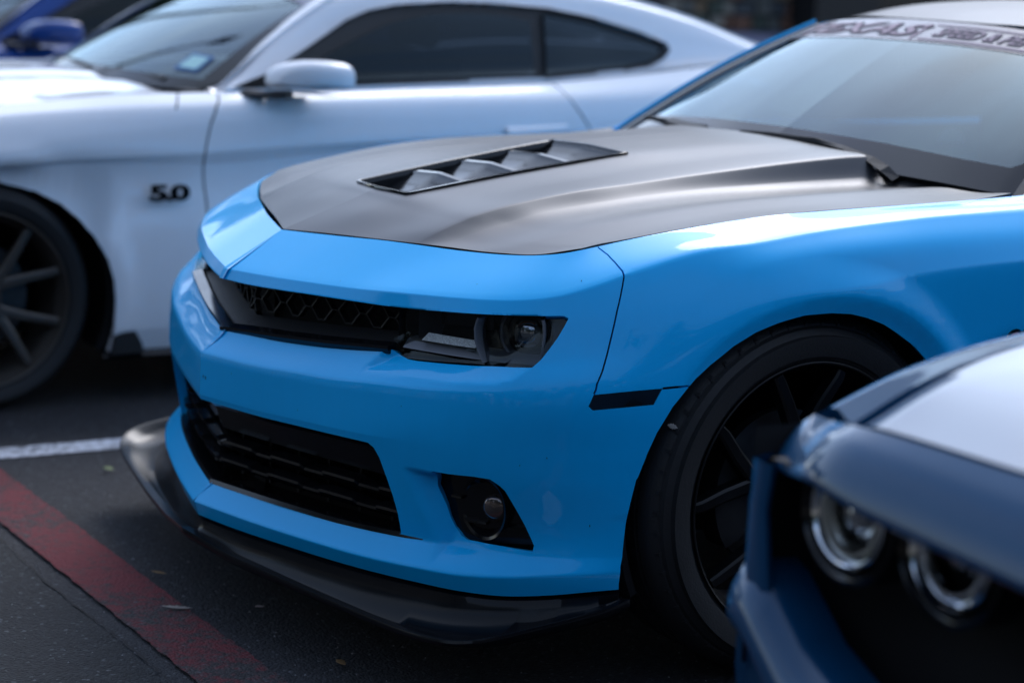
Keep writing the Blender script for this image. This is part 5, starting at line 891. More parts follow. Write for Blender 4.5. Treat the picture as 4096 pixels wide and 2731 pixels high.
    def gz(poly, h=.03):
        out = []
        for y, z in dens(poly, h, 1.0):
            p = G.raw(np.full(500, y), t5); out.append((y, float(t5[np.abs(p[:, 2]-z).argmin()])))
        return out
    frame = [(.965, .967), (1.394, .974), (2.118, 1.001), (2.455, 1.030), (2.57, 1.048), (2.635, 1.075), (2.665, 1.105), (2.655, 1.128), (2.55, 1.165), (2.36, 1.212), (2.19, 1.238), (1.955, 1.250), (1.80, 1.250), (1.60, 1.236), (1.49, 1.215), (1.40, 1.180), (1.25, 1.095), (1.10, 1.015), (.965, .967)]
    door_g = [(1.14, .985), (1.394, .985), (2.085, 1.010), (2.105, 1.192), (2.0, 1.208), (1.88, 1.213), (1.72, 1.207), (1.55, 1.17), (1.40, 1.11), (1.25, 1.04), (1.14, .985)]
    qtr = [(2.135, 1.012), (2.455, 1.042), (2.555, 1.06), (2.61, 1.085), (2.63, 1.108), (2.62, 1.118), (2.52, 1.148), (2.35, 1.19), (2.165, 1.218), (2.135, 1.012)]
    fr_, dg, qg = gz(frame), gz(door_g), gz(qtr)
    Vg, Fg = cdt(G, np.arange(.93, 3.4, .04), np.arange(0, 5.01, .2), [fr_, dg, qg])
    lg_ = classify(Vg, Fg, [('door_glass', dg), ('quarter_glass', qg), ('window_frame', fr_)], 'roof_side')
    panel('roof_side', G, Vg, Fg, lg_ == 'roof_side', PAINT, R_, mirror='both', flange=.012, skip0=False, et=.12, eu=.02)
    wf = panel('window_frame', G, Vg, Fg, lg_ == 'window_frame', MATTEB, R_, mirror='both', flange=.015, skip0=False, et=.12, eu=.02, off=.006)
    panel('door_glass', G, Vg, Fg, lg_ == 'door_glass', SIDEG, R_, mirror='both', flange=0, skip0=False, et=.12, eu=.02, off=.022)
    panel('quarter_glass', G, Vg, Fg, lg_ == 'quarter_glass', SIDEG, R_, mirror='both', flange=0, skip0=False, et=.12, eu=.02, off=.014)
    # roof skin, windscreen, rear glass
    def rail(y): z = zrail(y); return xw(y, z) - .05 - .03*min(1, (y-.93)/.5), z + .014*min(1, (y-.93)/.3)
    def sec(y0c, y1, zc):   # centre y, corner y
        rows = []
        for f in np.linspace(-1, 1, 17):
            y = y0c + (y1-y0c)*f*f; xr, zr = rail(y1); rows.append((xr*f, y, zc - (zc-zr)*abs(f)**2.4))
        return rows
    rf = MB(); rf.grid([sec(1.46, 1.40, 1.330), sec(1.6, 1.56, 1.350), sec(1.85, 1.84, 1.362), sec(2.1, 2.1, 1.362), sec(2.4, 2.38, 1.345), sec(2.55, 2.55, 1.325)]); rf.build('roof', PAINT, R_, angle=60)
    rg = MB(); rg.grid([sec(2.56, 2.56, 1.323), sec(2.8, 2.8, 1.27), sec(3.1, 3.1, 1.17), sec(3.35, 3.35, 1.085)]); rg.build('rear_window', FRIT, R_, angle=60)
    dk = MB(); dk.grid([[(-.80, 3.2, 1.07), (-.5, 3.33, 1.085), (0, 3.36, 1.09), (.5, 3.33, 1.085), (.80, 3.2, 1.07)], [(-.78, 3.6, 1.05), (0-.4, 3.7, 1.085), (0, 3.72, 1.09), (.4, 3.7, 1.085), (.78, 3.6, 1.05)], [(-.70, 3.85, 1.03), (-.4, 3.9, 1.04), (0, 3.92, 1.04), (.4, 3.9, 1.04), (.70, 3.85, 1.03)], [(-.70, 3.87, .3), (-.4, 3.93, .3), (0, 3.95, .3), (.4, 3.93, .3), (.70, 3.87, .3)]]); dk.build('boot_lid', PAINT, R_)
    wrows = []
    for f in np.linspace(0, 1, 10):
        row_ = []
        for g_ in np.linspace(-1, 1, 21):
            yb_, zb_ = .70 + .215*abs(g_)**2.2, .955 - .004*g_*g_; yt_, zt_ = 1.455-.06*g_*g_, 1.328 - (.06)*abs(g_)**2.4
            hw_ = .765*(1-f) + .655*f; row_.append((hw_*g_, yb_+(yt_-yb_)*f, zb_+(zt_-zb_)*f + .035*math.sin(math.pi*f)*(1-.5*g_*g_)))
        wrows.append(row_)
    m = MB(); m.grid(wrows); wsc = m.build('windscreen', WSG, R_, angle=80)
    m = MB(); m.grid([[tuple(Vector(a)+Vector((0, -.002, .003))) for a in wrows[0]], [tuple(Vector(a).lerp(Vector(b), .75)+Vector((0, -.002, .003))) for a, b in zip(wrows[0], wrows[1])]])
    for sl_ in (slice(0, 2), slice(19, 21)): m.grid([[tuple(Vector(p)+Vector((0, -.002, .003))) for p in r_[sl_]] for r_ in wrows])
    m.build('glass_border', FRIT, wsc, local=True)
    m = MB(); m.grid([[tuple(Vector(a).lerp(Vector(b), k)+Vector((0, -.002, .004))) for a, b in zip(wrows[7], wrows[9])] for k in (0.1, .5, 1)]); m.build('sun_strip', mat('pale violet sun strip', (.12, .12, .20), .3) if 'pale violet sun strip' not in MATS else MATS['pale violet sun strip'], wsc, local=True)
    if badge:
        def wpt(g_, f, l):
            i = (g_+1)*10; a = int(i); fi = i-a; j = f*9; b = int(j); fj = j-b; P = [Vector(wrows[b+db][a+da]) for db in (0, 1) for da in (0, 1)]; q = P[0].lerp(P[1], fi).lerp(P[2].lerp(P[3], fi), fj); return tuple(q + Vector((.0, -.6, .8))*l)
        m = MB(); m.grid([[wpt(g_, f, .005) for g_ in (.70, .77, .835)] for f in (.13, .19, .25)]); s_ = m.build('registration_sticker', STICKB, wsc, local=True)
        m = MB(); m.grid([[wpt(g_, f, .0065) for g_ in (.715, .77, .82)] for f in (.145, .19, .235)]); m.build('registration_sticker', STICK, wsc, local=True)
    # A pillars
    for s_ in (1, -1):
        m = MB(); rows = []
        for f in np.linspace(-.03, 1, 16):
            y = .93 + (1.44-.93)*max(f, 0); xr, zr = rail(y); hw_ = .765*(1-f)+.655*f; yb_, zb_ = .915, .951; yt_, zt_ = 1.395, 1.268
            gp = Vector((hw_, yb_+(yt_-yb_)*f, zb_+(zt_-zb_)*f + .0175*math.sin(math.pi*max(f, 0)))); e = Vector((xr, y, zr)); e2 = Vector((xw(y, zrail(y))-.012, y, zrail(y)))
            if f < 0: e = Vector((.80, .90, .957)); e2 = Vector((.835, .91, .95)); gp = Vector((.765, .885, .955))
            rows.append([tuple(p) if s_ > 0 else (-p[0], p[1], p[2]) for p in (gp + Vector((0, 0, -.006)), gp + Vector((.006, 0, .008)), gp.lerp(e, .6) + Vector((0, -.004, .010)), e, e2)])
        m.grid(rows); m.build('windscreen_pillar', PAINT, R_, angle=70)
        # mirror
        c = Vector((.985, 1.14, 1.012))
        m = MB(); rows = []
        for yy, k_, dz in ((.06, .97, 0), (.045, 1, 0), (.0, .99, 0), (-.045, .88, 0), (-.075, .62, -.002), (-.09, .30, -.006), (-.094, .02, -.008)):
            rw = []
            for a in np.linspace(0, 2*math.pi, 28)[:-1]:
                ca, sa = math.cos(a), math.sin(a); px_ = .120*math.copysign(abs(ca)**.62, ca); pz_ = (.060 if sa > 0 else .034)*math.copysign(abs(sa)**(.72 if sa > 0 else .35), sa)
                if sa > 0: pz_ *= 1 - .18*max(0, -ca)
                rw.append((s_*(c.x + px_*k_), c.y + yy + .055*ca*k_, c.z + pz_*k_ + dz + .006*ca))
            rows.append(rw)
        m.grid(rows, close=True); 
        if s_ < 0: continue_far = True
        if s_ > 0: mrr = m.build('door_mirror', PAINT, R_)
        m = MB(); m.tube([(s_*.815, 1.00, .952), (s_*.90, 1.03, .955), (s_*.97, 1.09, .962)], [.034, .028, .03], 10, flat=.5); m.grid([[(s_*(c.x-.13), 1.06, .965), (s_*(c.x+.12), 1.14, .968)], [(s_*(c.x-.13), 1.20, .962), (s_*(c.x+.12), 1.24, .966)]])
        if s_ > 0: m.build('mirror_base', MATTEB, mrr, local=True)
        m = MB(); m.prism([(.975, .964), (1.125, .972), (1.125, 1.025), (1.10, 1.015)], s_*.80, s_*.812); m.xf(lambda p: p); m.build('sail_panel', MATTEB, R_, smooth=False)
        # door handle and its cup, whose shade is painted into its colour
        m = MB(); m.grid([[(s_*(.934+o), 1.90+.235*f, .838+.012*f+dz) for f in np.linspace(0, 1, 9)] for o, dz in ((.002, -.020), (.026, -.012), (.030, .0), (.024, .010), (.002, .016))]); m.build('door_handle', PAINT, R_, angle=50)
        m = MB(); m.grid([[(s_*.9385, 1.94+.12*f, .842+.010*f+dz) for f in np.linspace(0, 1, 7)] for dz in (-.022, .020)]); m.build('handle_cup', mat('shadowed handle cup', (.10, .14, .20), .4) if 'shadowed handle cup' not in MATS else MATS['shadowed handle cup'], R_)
        # black skirt under the sill and deflector behind the wheel
        m = MB(); m.grid([[(s_*x, y, z) for y in np.linspace(.50, 2.40, 12)] for x, z in ((.905, .172), (.925, .158), (.932, .150), (.925, .142), (.88, .140))]); m.build('side_skirt', GLOSSB, R_)
        m = MB(); m.prism([(.520, .155), (.527, .226), (.60, .230), (.622, .19), (.63, .158)], s_*.90, s_*.9415); m.build('wheel_deflector', MATTEB, R_, smooth=False, bevel=.004)
        if badge:
            g = lambda p: (s_*(.9435+p[2]), .637+p[0]*1.0 if s_ > 0 else .78-p[0], .635+p[1])
            text_on('badge', '5.0', .062, lambda p: g((p[0]*1.95, p[1]*1.05, .003+p[2])), GLOSSB, R_, extrude=.003, offset=.0032, spacing=.86)
        for cy_ in (.123, 2.84):
            m = MB(); m.lathe([(-.42, .10), (-.42, .44), (-.035, .44), (-.035, .40)], (.93, cy_, .343), 'x', 40, ang=(math.radians(-25), math.radians(205)))
            if s_ < 0: m.xf(lambda p: (-p[0], p[1], p[2]))
            m.build('wheel_well', VOID, R_, smooth=False)
            wheel(R_, s_*.918, cy_, .343, .347, .268, wheelm, s_, 'vee', tw=.27, cal=cal, notches=False)
    m = MB(); m.box((-.50, -.85, .17), (.50, 3.8, .80)); m.box((-.88, .60, .16), (.88, 2.36, .82)); m.build('underbody', VOID, R_, smooth=False)
    m = MB(); m.grid([[(-.74, .86, .955), (0, .70, .965), (.74, .86, .955)], [(-.70, 1.15, .975), (0, 1.08, .99), (.70, 1.15, .975)], [(-.70, 1.3, .9), (0, 1.3, .9), (.7, 1.3, .9)], [(-.70, 1.3, .6), (0, 1.3, .6), (.7, 1.3, .6)]]); m.build('dashboard', DASH, R_)
    for s_ in (1, -1):
        m = MB(); m.box((.37*s_-.24, 1.75, .5), (.37*s_+.24, 1.92, 1.08)); m.box((.37*s_-.12, 1.8, 1.09), (.37*s_+.12, 1.9, 1.23)); m.box((.37*s_-.24, 1.35, .45), (.37*s_+.24, 1.8, .6)); m.build('seat', SEATM, R_, bevel=.03)
    m = MB(); m.tube([(-.62, .87, .975), (-.35, .80, .99), (-.05, .76, .992), (.1, .75, .985)], .012, 6); m.build('wiper', MATTEB, R_); m = MB(); m.tube([(.02, .76, .985), (.3, .79, .985), (.55, .84, .978)], .011, 6); m.build('wiper', MATTEB, R_)
WC = rooted('sports_coupe', (-2.925, 1.5, 0), (-2.925, 0, 0)); tag(WC, 'white fastback coupe with black 5.0 badge on the front wing and tinted side windows', 'car')
fastback(WC, WHITE)
NC = rooted('sports_coupe', (-5.72, 1.6, 0), (-5.72, .10, 0)); tag(NC, 'deep blue coupe beyond the white one, only its mirror and window in the corner', 'car')
fastback(NC, NAVY, badge=False)
# ------------------------------------------------------------------ foreground car: steel blue, twin round lamps
FC = rooted('muscle_coupe', (2.70, 2.3, 0), (2.70, 0, 0)); tag(FC, 'steel blue muscle coupe with round twin headlamps in the near right corner, out of focus', 'car')
# profile of nose (x from centre -> corner), front edges
def ms(fn, m=None):
    m = m or MB(); m2 = MB(); r = fn(); full = [[(-p[0], p[1], p[2]) for p in q] for q in r[::-1]][:-1] + r if abs(r[0][0][0]) < 1e-6 else r; m.grid(full); return m
X6 = [0, .19, .35, .48, .58, .66, .75, .82, .865]
Yf = [.02, .024, .029, .034, .040, .05, .10, .132, .155]; Zf = [.86, .853, .847, .845, .842, .836, .817, .806, .80]      # bonnet gap
Yb = [-.052, -.046, -.036, -.028, -.022, -.012, .022, .058, .085]; Zb = [.735, .739, .744, .748, .754, .762, .750, .739, .729]  # lower lip
def lrow(f, dy, dz): return [(x, a*(1-f)+b*f+dy, c*(1-f)+d*f+dz) for x, a, b, c, d in zip(X6, Yf, Yb, Zf, Zb)]
lip = [lrow(0, 0, 0), lrow(.30, -.010, .005), lrow(.75, -.010, .001), lrow(1, 0, 0), lrow(1, .04, -.004)]
lipL = Loft([0, .19, .35, .48, .58, .66, .75, .84, .90], lip, [[.2]*9, [0]*9, [.2]*9, [.5]*9, [1]*9])
VL, FL = cdt(lipL, np.linspace(0, .90, 40), np.arange(0, 4.01, .2), []); panel('front_panel', lipL, VL, FL, np.ones(len(FL), bool), STEEL, FC, mirror='join', flange=.012, et=.3, eu=.04)
hoodr = []
for k, x in enumerate([0, .17, .33, .46, .56, .62]):
    yf = float(np.interp(x, X6, Yf))+.010; zf = float(np.interp(x, X6, Zf))+.002; up_ = [0, .012, .016, .010, .002, -.002][k]
    hoodr.append([(x + (.03*j if x > .5 else .01*j*(x/.5)), y, z) for j, (y, z) in enumerate([(yf, zf), (.22, .893+up_*.6-.006*k/5), (.45, .928+up_-.012*k/5), (.8, .958+up_-.02*k/5), (1.15, .978+up_-.02*k/5)])])
hoodr.append([(.651, .062, .8355), (.690, .235, .883), (.722, .43, .912), (.748, .8, .936), (.765, 1.15, .952)])
HF = Loft([0, .25, .5, .75, 1], hoodr, [[0]*5, [.5]*5, [0]*5, [.3]*5, [0]*5, [0]*5, [1]*5])
Vf, Ff = cdt(HF, np.linspace(0, 1, 40), np.arange(0, 6.01, .25), []); panel('bonnet', HF, Vf, Ff, np.ones(len(Ff), bool), STEEL, FC, mirror='join', flange=.02, et=.12, eu=.03)
# wings and side
scol = [0, .12, .3, .6, 1.0, 1.5, 2.2, 3.2, 4.4]
sr = [[(.70, .083, .826), (.700, .18, .868), (.717, .32, .897), (.740, .5, .917), (.765, .8, .935), (.80, 1.2, .955), (.80, 2.0, .985), (.80, 3.0, 1.0), (.76, 4.4, .98)],
      [(.855, .152, .803), (.860, .25, .836), (.867, .36, .862), (.875, .54, .888), (.885, .8, .908), (.89, 1.2, .925), (.89, 2.0, .94), (.90, 3.0, .96), (.86, 4.4, .93)],
      [(.875, .10, .752), (.900, .20, .775), (.918, .32, .80), (.93, .5, .82), (.935, .8, .83), (.94, 1.2, .83), (.94, 2.0, .83), (.95, 3.0, .84), (.90, 4.4, .82)],
      [(.880, .073, .70), (.905, .17, .70), (.92, .28, .70), (.93, .5, .70), (.94, .8, .70), (.945, 1.2, .70), (.945, 2.0, .70), (.95, 3.0, .72), (.90, 4.4, .7)],
      [(.880, .068, .60), (.905, .16, .60), (.92, .28, .58), (.93, .5, .56), (.94, .8, .5), (.945, 1.2, .5), (.94, 2.0, .5), (.94, 3.0, .5), (.90, 4.4, .5)],
      [(.880, .053, .50), (.908, .15, .49), (.93, .28, .46), (.94, .5, .44), (.94, .8, .4), (.94, 1.2, .4), (.935, 2.0, .35), (.93, 3.0, .4), (.88, 4.4, .4)],
      [(.86, .08, .22), (.89, .16, .22), (.91, .28, .22), (.92, .5, .22), (.92, .8, .2), (.92, 1.2, .2), (.92, 2.0, .2), (.92, 3.0, .2), (.87, 4.4, .3)]]
SF = Loft(scol, sr, [[1]*9, [.0]*9, [.0]*9, [0]*9, [0]*9, [0]*9, [1]*9])
t6 = np.linspace(0, 6, 400)
def fz(poly):
    out = []
    uu_ = np.linspace(0, 4.4, 400)
    for y, z in dens(poly, .04, 1.0):
        u_ = float(np.interp(y, SF.raw(uu_, np.full(400, 4.))[:, 1], uu_)); p = SF.raw(np.full(400, u_), t6); out.append((u_, float(t6[np.abs(p[:, 2]-z).argmin()])))
    return out
fa = fz([(.98+.38*math.cos(a), .36+.38*math.sin(a)) for a in np.linspace(math.pi+.4, -.4, 24)]); fa = [(fa[0][0], 6.)] + fa + [(fa[-1][0], 6.)]
fb_ = fz([(3.9+.38*math.cos(a), .36+.38*math.sin(a)) for a in np.linspace(math.pi+.4, -.4, 24)]); fb_ = [(fb_[0][0], 6.)] + fb_ + [(fb_[-1][0], 6.)]
Vs, Fs = cdt(SF, np.concatenate([np.arange(0, 1, .03), np.arange(1, 4.4, .1), [4.4]]), np.arange(0, 6.01, .2), [fa, fb_])
ls = classify(Vs, Fs, [('x', fa), ('x', fb_)], 'wing'); panel('wing', SF, Vs, Fs, ls == 'wing', STEEL, FC, mirror='both', flange=.02, skip0=False, et=.1, eu=.02)
# corner post, bumper bar, recess
def bump():
    rows = []
    cols = [(0, -.075), (.25, -.065), (.45, -.035), (.60, .0), (.70, .02), (.78, .036), (.82, .045), (.86, .056), (.881, .070)]
    zt = zi([0, .45, .622, .708, .781, .807, .88], [.478, .484, .501, .527, .572, .592, .60]); out = []
    for i, (x, y) in enumerate(cols):
        z = zt(x); out.append([(x, y+.08, z-.004), (x, y+.012, z+.002), (x, y-.006, z-.004), (x, y-.030, z-.040), (x, y-.038, z-.072), (x, y-.028, z-.090), (x, y+.0, z-.115), (x, y+.012, .30), (x, y+.03, .22)])
    return out
m = ms(bump); m.build('front_bumper', STEEL, FC, angle=60)
for s_ in (1, -1):
    m = MB(); rows = []
    for z in np.linspace(.57, .752, 9):
        xi = float(np.interp(z, [.575, .606, .687, .74], [.790, .797, .809, .800]))
        k_ = .03*max(0, (z-.69)/.06); rows.append([(s_*(.882-k_*.4), .10+k_, z), (s_*(.880-k_*.5), .072+k_, z), (s_*(.868-k_*.3), .050+k_*.7, z), (s_*.845, .036, z), (s_*(xi+.012), .030, z), (s_*xi, .034, z), (s_*(xi+.001), .042, z)])
    m.grid(rows); m.build('corner_post', STEEL, FC, angle=60)
m = MB(); m.grid([[(x, .16, z) for x in (-.86, 0, .86)] for z in (.42, .80)]); m.grid([[(x, .05+abs(x)*.05, z) for x in (-.6, -.3, 0, .3, .6)] for z in (.47, .50)]); m.grid([[(x, y, .762) for x in (-.80, 0, .80)] for y in (.03, .16)])
for s_ in (1, -1): m.grid([[(s_*.862, y, z) for y in (.05, .16)] for z in (.45, .79)])
m.build('grille_recess', VOID, FC, smooth=False)
m = MB(); m.grid([[(x, .13, z) for x in np.linspace(-.36, .36, 9)] for z in np.linspace(.52, .76, 5)]); m.build('grille_mesh', MATTEB, FC)
for s_ in (1, -1):
    for xl, big in ((.661, 1), (.467, 0)):
        lp = empty('headlight'); lp.parent = FC; o = OFF[FC.name]; lp.location = (s_*xl+o[0], .056+o[1], .716+o[2])
        m = MB(); m.lathe([(.05, .098), (-.004, .095), (-.010, .088), (.0, .079), (.02, .076)], (0, 0, 0), 'y', 64); m.build('lamp_bezel', GLOSSB, lp)
        m = MB(); m.lathe([(.015, .0755), (-.004, .073), (-.008, .069), (-.002, .063), (.012, .060)], (0, 0, 0), 'y', 64); m.build('lamp_ring', CHROME, lp)
        m = MB(); m.lathe([(.010, .0585), (.0, .057), (.0, .052), (.012, .049), (.03, .046)], (0, 0, 0), 'y', 64); m.build('halo_ring', CHROME if not big else BRIGHT, lp)
        m = MB(); m.lathe([(.04, .047), (.045, .030), (.05, .0005)], (0, 0, 0), 'y', 48); m.build('lamp_bowl', LAMPGREY if big else VOID, lp)
        m = MB(); m.lathe([(.035, .034), (.018, .033), (.014, .029), (.022, .026)], (0, 0, 0), 'y', 48); m.build('projector_ring', CHROME if big else GLOSSB, lp)
        m = MB(); m.lathe([(.03, .026), (.012, .022), (.004, .012), (.002, .0005)], (0, 0, 0), 'y', 40); m.build('projector_lens', CHROMEISH, lp)
    wheel(FC, s_*.915, .98, .36, .362, .27, RIMB, s_, 'split', notches=False); wheel(FC, s_*.915, 3.9, .36, .362, .27, RIMB, s_, 'split', notches=False)
    for cy_ in (.98, 3.9):
        m = MB(); m.lathe([(-.42, .10), (-.42, .44), (-.035, .44), (-.035, .40)], (.92, cy_, .36), 'x', 40, ang=(math.radians(-25), math.radians(205)))
        if s_ < 0: m.xf(lambda p: (-p[0], p[1], p[2]))
        m.build('wheel_well', VOID, FC, smooth=False)
    m = MB(); m.grid([[(s_*.82, 1.25, .955), (s_*.80, 2.0, .985), (s_*.80, 3.3, 1.0), (s_*.76, 4.2, .98)], [(s_*.66, 1.95, 1.27), (s_*.62, 2.1, 1.30), (s_*.62, 3.0, 1.30), (s_*.66, 3.8, 1.08)]]); m.build('side_window', SIDEG, FC)
m = MB(); m.box((-.50, .2, .2), (.50, 4.4, .78)); m.box((-.87, 1.45, .2), (.87, 3.4, .86)); m.build('underbody', VOID, FC, smooth=False)
m = MB(); m.grid([[(-.80, 1.3, .95), (0, 1.15, .975), (.80, 1.3, .95)], [(-.64, 2.0, 1.29), (0, 1.9, 1.36), (.64, 2.0, 1.29)]]); m.build('windscreen', WSG, FC, angle=80)
m = MB(); m.grid([[(-.64, 1.99, 1.29), (0, 1.9, 1.365), (.64, 1.99, 1.29)], [(-.62, 2.5, 1.31), (0, 2.5, 1.40), (.62, 2.5, 1.31)], [(-.62, 3.1, 1.29), (0, 3.1, 1.37), (.62, 3.1, 1.29)], [(-.72, 3.9, 1.03), (0, 3.95, 1.06), (.72, 3.9, 1.03)], [(-.74, 4.4, .98), (0, 4.45, 1.0), (.74, 4.4, .98)], [(-.74, 4.45, .3), (0, 4.5, .3), (.74, 4.45, .3)]]); m.build('roof', STEEL, FC, angle=60)
# ------------------------------------------------------------------ background: rubble stone building with dark openings
wl = rooted('stone_building', (-9.0, 11.5, 0), (0, 0, 0)); tag(wl, 'building of mixed coloured rubble stone with dark openings behind the white coupe', 'building')
DARKW = mat('dark painted wall', (.012, .012, .013), .7); PLINTH = mat('dark blue grey plinth', (.05, .065, .10), .6, noise=(3, .3)); PALEB = mat('pale violet panel', (.20, .20, .30), .6, noise=(2, .3))
stm = [mat('rubble stone ' + n_, c_, .8, noise=(9, .35), bump=(30, .5, .02)) for n_, c_ in (('tan', (.17, .12, .075)), ('grey', (.10, .105, .10)), ('green grey', (.055, .075, .062)), ('rust', (.15, .075, .05)), ('pale', (.20, .19, .165)), ('slate', (.05, .06, .07)))]
XW = -9.0
m = MB(); m.box((XW-.4, 5.4, 0), (XW-.03, 26, 4.2)); m.build('wall_core', mat('dark mortar', (.03, .03, .028), .9), wl, smooth=False)
m = MB(); m.box((XW-.03, 5.38, .60), (XW+.06, 8.60, .935)); m.build('plinth', PLINTH, wl, smooth=False, bevel=.01)
m = MB(); m.box((XW+.062, 7.75, .74), (XW+.075, 8.55, .92)); m.build('plinth_panel', PALEB, wl, smooth=False)
rr = random.Random(11); z = .945
while z < 1.95:
    h = rr.uniform(.085, .15); y = 5.2 + rr.uniform(0, .1)
    while y < 8.56:
        w_ = rr.uniform(.09, .22); y2 = min(y+w_, 8.58); o = rr.uniform(0, .045); j = lambda a=.012: rr.uniform(-a, a)
        f = [(y+.006+j(), z+.006+j()), (y2-.006+j(), z+.006+j()), (y2-.006+j(), z+h-.006+j()), (y+.006+j(), z+h-.006+j())]
        m = MB(); m.add([(XW-.05, a, b) for a, b in f] + [(XW+.03+o, a*.9+(y+y2)/2*.1, b*.9+(z+h/2)*.1) for a, b in f], [(3, 2, 1, 0), (4, 5, 6, 7), (0, 1, 5, 4), (1, 2, 6, 5), (2, 3, 7, 6), (3, 0, 4, 7)])
        if y2-y > .04: m.build('stone', rr.choice(stm), wl, smooth=False)
        y = y2
    z += h
m = MB(); m.box((XW-.3, 8.62, 0), (XW+.30, 9.25, 3.2)); m.build('pillar', DARKW, wl, smooth=False)
m = MB(); m.box((XW-.3, 9.25, 0), (XW+.02, 26, 4.0)); m.build('dark_shopfront', mat('dark shop glass', (.006, .007, .008), .15), wl, smooth=False)
for k, (y, c) in enumerate(((10.6, 3), (11.1, 0), (11.8, 3), (12.4, 4))):
    m = MB(); m.box((XW+.02, y, 1.19), (XW+.08, y+.35, 1.30)); m.build('shop_item', stm[c], wl, smooth=False)
# low kerb in front of the building
# ------------------------------------------------------------------ leaves and grit on the asphalt
def leaf(pos, L_, W_, ang, col, label, curl=.15, lift=.004):
    n = 12; vs = []; fs = []
    for i in range(n+1):
        f = i/n; hw_ = W_*math.sin(math.pi*min(1, f*1.02))**.8*(1 + .25*math.sin(i*2.3)) + .0002; x = (f-.5)*L_; zc = curl*L_*(f-.5)**2
        for k, s_ in enumerate((-1, 0, 1)): vs.append((x, s_*hw_, zc + (.0 if s_ == 0 else .28*hw_)))
    for i in range(n):
        for k in range(2): fs.append((i*3+k, i*3+k+1, i*3+k+4, i*3+k+3))
    me = bpy.data.meshes.new('fallen_leaf'); me.from_pydata(vs, [], fs); me.materials.append(col); me.shade_smooth(); o = bpy.data.objects.new('fallen_leaf', me); COL.objects.link(o)
    o.location = (*pos, lift+.0075); o.rotation_euler = (.05, .1, ang); sd_ = o.modifiers.new('thickness', 'SOLIDIFY'); sd_.thickness = .0004
    tag(o, label, 'leaf', 'fallen leaves on the asphalt'); return o
LG = mat('dry grey leaf', (.26, .235, .21), .7, noise=(120, .35)); LO = mat('dry ochre leaf', (.22, .13, .05), .7, noise=(120, .4)); LGr = mat('green yellow leaf', (.10, .14, .04), .6, noise=(100, .4)); LP = mat('pale pink petal', (.5, .40, .40), .6)
leaf((.026, -.066), .066, .007, math.atan2(.045, .014)+.0, LG, 'long dry grey leaf lying on the red line')
leaf((-.230, -.007), .036, .006, .9, LO, 'small ochre leaf beside the upper edge of the red line')
leaf((-1.18, .219), .034, .010, .5, LGr, 'green yellow leaf near the white line, left of the splitter')
leaf((.088, .099), .022, .006, 1.6, LP, 'tiny pale pink petal on bare asphalt under the splitter edge')
leaf((.485, .100), .03, .008, .2, LO, 'curled brown leaf under the outer corner of the splitter')
leaf((.93, .50), .045, .010, -.2, LG, 'grey green leaf lying in the dark before the front wheel')
lt = leaf((0, 0), .022, .005, 1.2, LG, 'dry leaf stuck to the tyre tread behind the side marker'); lt.location = (.893, .588, .545); lt.rotation_euler = (1.1, .3, 1.2)
gr = MB(); rr = random.Random(3)
for k in range(900):
    x = rr.uniform(-1.9, 2.2); y = rr.uniform(-.9, .9); s_ = rr.choice((.0012, .0018, .0025, .0035)); a = rr.uniform(0, 3); zz = .004
    p = [(s_*math.cos(a+q)*rr.uniform(.6, 1.2), s_*math.sin(a+q)*rr.uniform(.6, 1.2)) for q in (0, 2.1, 4.2)]
    gr.add([(x+u_, y+v_, zz) for u_, v_ in p] + [(x, y, zz+s_*.9)], [(0, 1, 3), (1, 2, 3), (2, 0, 3), (2, 1, 0)])
o = gr.build('grit', mat('pale grit', (.20, .20, .21), .8, noise=(50, .6)), smooth=False); tag(o, 'scattered pale grit and chips on the asphalt', 'grit', kind='stuff')
# ------------------------------------------------------------------ unseen surroundings: added trees and shop row, far trees and light poles
BARK = mat('bark', (.04, .03, .022), .9); FOL = mat('foliage', (.018, .034, .014), .8, noise=(1.5, .5)); HSE = mat('rendered wall', (.25, .235, .21), .8, noise=(.6, .15)); RFM = mat('roof shingle', (.06, .055, .05), .8)

def big_tree(name, x, y, h, r, seed, label):
    t_ = rooted(name, (x, y, 0), (0, 0, 0)); tag(t_, label, 'tree', 'trees around the car park'); rr = random.Random(seed)
    m = MB(); m.tube([(x, y, 0), (x+.1, y, h*.3), (x+.2, y+.1, h*.6)], [.28, .22, .10], 10)
    for k in range(6):
        a = rr.uniform(0, 6.28); z0 = h*rr.uniform(.25, .5); m.tube([(x+.08, y, z0), (x+math.cos(a)*r*.4, y+math.sin(a)*r*.4, z0+h*.22), (x+math.cos(a)*r*.75, y+math.sin(a)*r*.75, z0+h*.35)], [.12, .07, .03], 6)
    m.build('trunk', BARK, t_)
    n = 2600; P = np.random.default_rng(seed); d = P.normal(size=(n, 3)); d /= np.linalg.norm(d, axis=1)[:, None]; cl = P.normal(size=(26, 3)); cl /= np.linalg.norm(cl, axis=1)[:, None]; cl *= P.uniform(.45, .95, (26, 1))
    c = cl[P.integers(0, 26, n)] + d*P.uniform(.05, .36, (n, 1)); c = c*[r, r, h*.36] + [x, y, h*.66]
    a = P.normal(size=(n, 3)); a /= np.linalg.norm(a, axis=1)[:, None]; b = np.cross(a, P.normal(size=(n, 3))); b /= np.linalg.norm(b, axis=1)[:, None]; s_ = P.uniform(.16, .42, (n, 1))
    V_ = np.concatenate([c+a*s_, c+b*s_*.6, c-a*s_, c-b*s_*.6]); F_ = [(i, i+n, i+2*n, i+3*n) for i in range(n)]
    me = bpy.data.meshes.new('crown'); me.from_pydata(V_.tolist(), [], F_); me.materials.append(FOL); link('crown', me, t_)
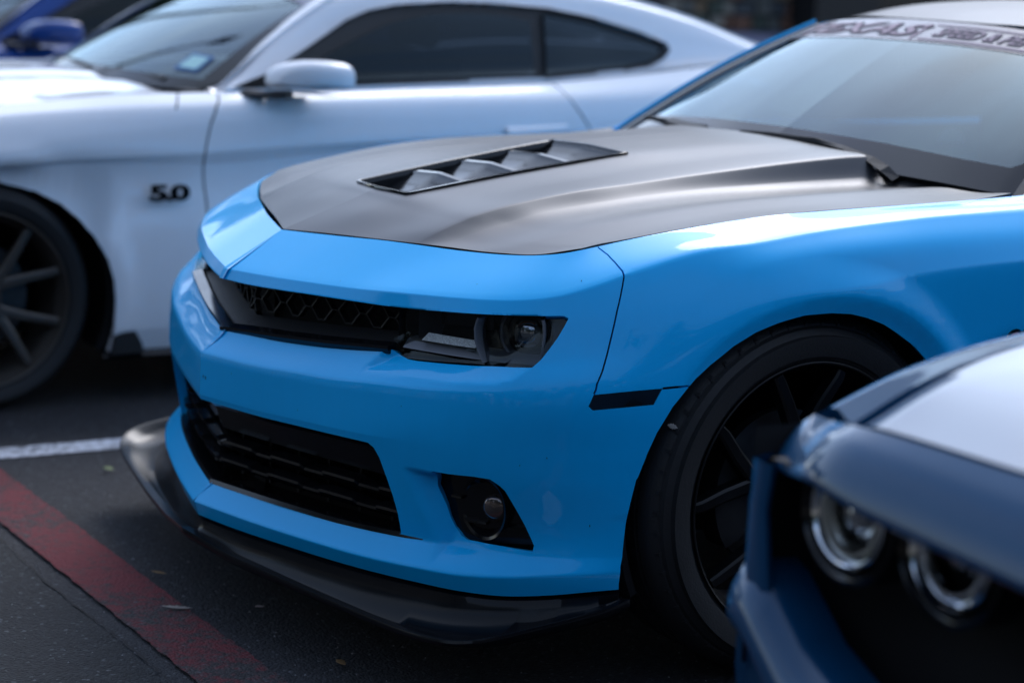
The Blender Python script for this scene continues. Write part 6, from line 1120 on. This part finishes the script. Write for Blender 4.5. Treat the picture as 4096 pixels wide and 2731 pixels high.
for k, (x, y, h, r) in enumerate(((14, -9, 8, 4.0), (15, -2, 8.5, 4.2), (15, 5, 8, 4.2), (8, -13, 8.5, 4.2), (1, -14, 8, 4.2), (-7, -15, 8, 4.0), (15, 12, 8, 4.2), (13, -15, 8, 3.6))):  # unseen trees added to block low sky and darken upright faces
    big_tree('unseen_tree', x, y, h, r, 40+k, 'unseen dark green tree %s, added to block sky' % ('left of the shop row entrance', 'beside the east lane', 'north along the east lane', 'before the shop row windows', 'before the middle of the shop row', 'at the left end of the row', 'furthest along the east lane', 'at the corner of the shop row')[k])
for k, (x, y, h, r) in enumerate(((-24, -7, 6.5, 3.2), (-27, 0, 7, 3.4), (-22, 6.5, 6, 3.0))):
    big_tree('unseen_tree', x, y, h, r, 70+k, 'rounded tree far behind the white coupe, %s of three' % ('leftmost', 'middle', 'rightmost')[k])
for k, (x, y) in enumerate(((-12.5, .9), (-13.5, 3.2))):
    lp = rooted('light_pole', (x, y, 0), (0, 0, 0)); tag(lp, 'tall grey light pole behind the white coupe, %s the stone building' % ('further from', 'nearer to')[k], 'light pole', 'light poles of the car park')
    m = MB(); m.tube([(x, y, 0), (x, y, 4), (x, y, 8)], [.13, .11, .08], 12); m.build('pole', HSE, lp); m = MB(); m.tube([(x, y, 7.9), (x+.8, y, 8.2), (x+1.5, y, 8.25)], .05, 8); m.box((x+1.4, y-.18, 8.18), (x+2.1, y+.18, 8.30)); m.build('lamp_head', MATTEB, lp)
hb = rooted('unseen_shop_row', (6, -27, 0), (0, 0, 0)); tag(hb, 'unseen low rendered shop row across the car park, added to block low sky', 'building')  # unseen building, added with the trees to darken the low sky
m = MB(); m.box((-22, -32, 0), (34, -24, 5.0)); m.box((21, -24, 0), (30, 26, 6.0)); m.build('wall', HSE, hb, smooth=False); m = MB(); m.box((-22.4, -32.3, 5.0), (34.4, -23.6, 5.5)); m.build('roof', RFM, hb, smooth=False)
for k in range(13):
    m = MB(); x = -20+4.1*k; m.box((x, -24.02, .5), (x+2.6, -23.9, 3.2)); m.build('window', mat('shop window glass', (.02, .025, .03), .08) if k == 0 else MATS['shop window glass'], hb, smooth=False)
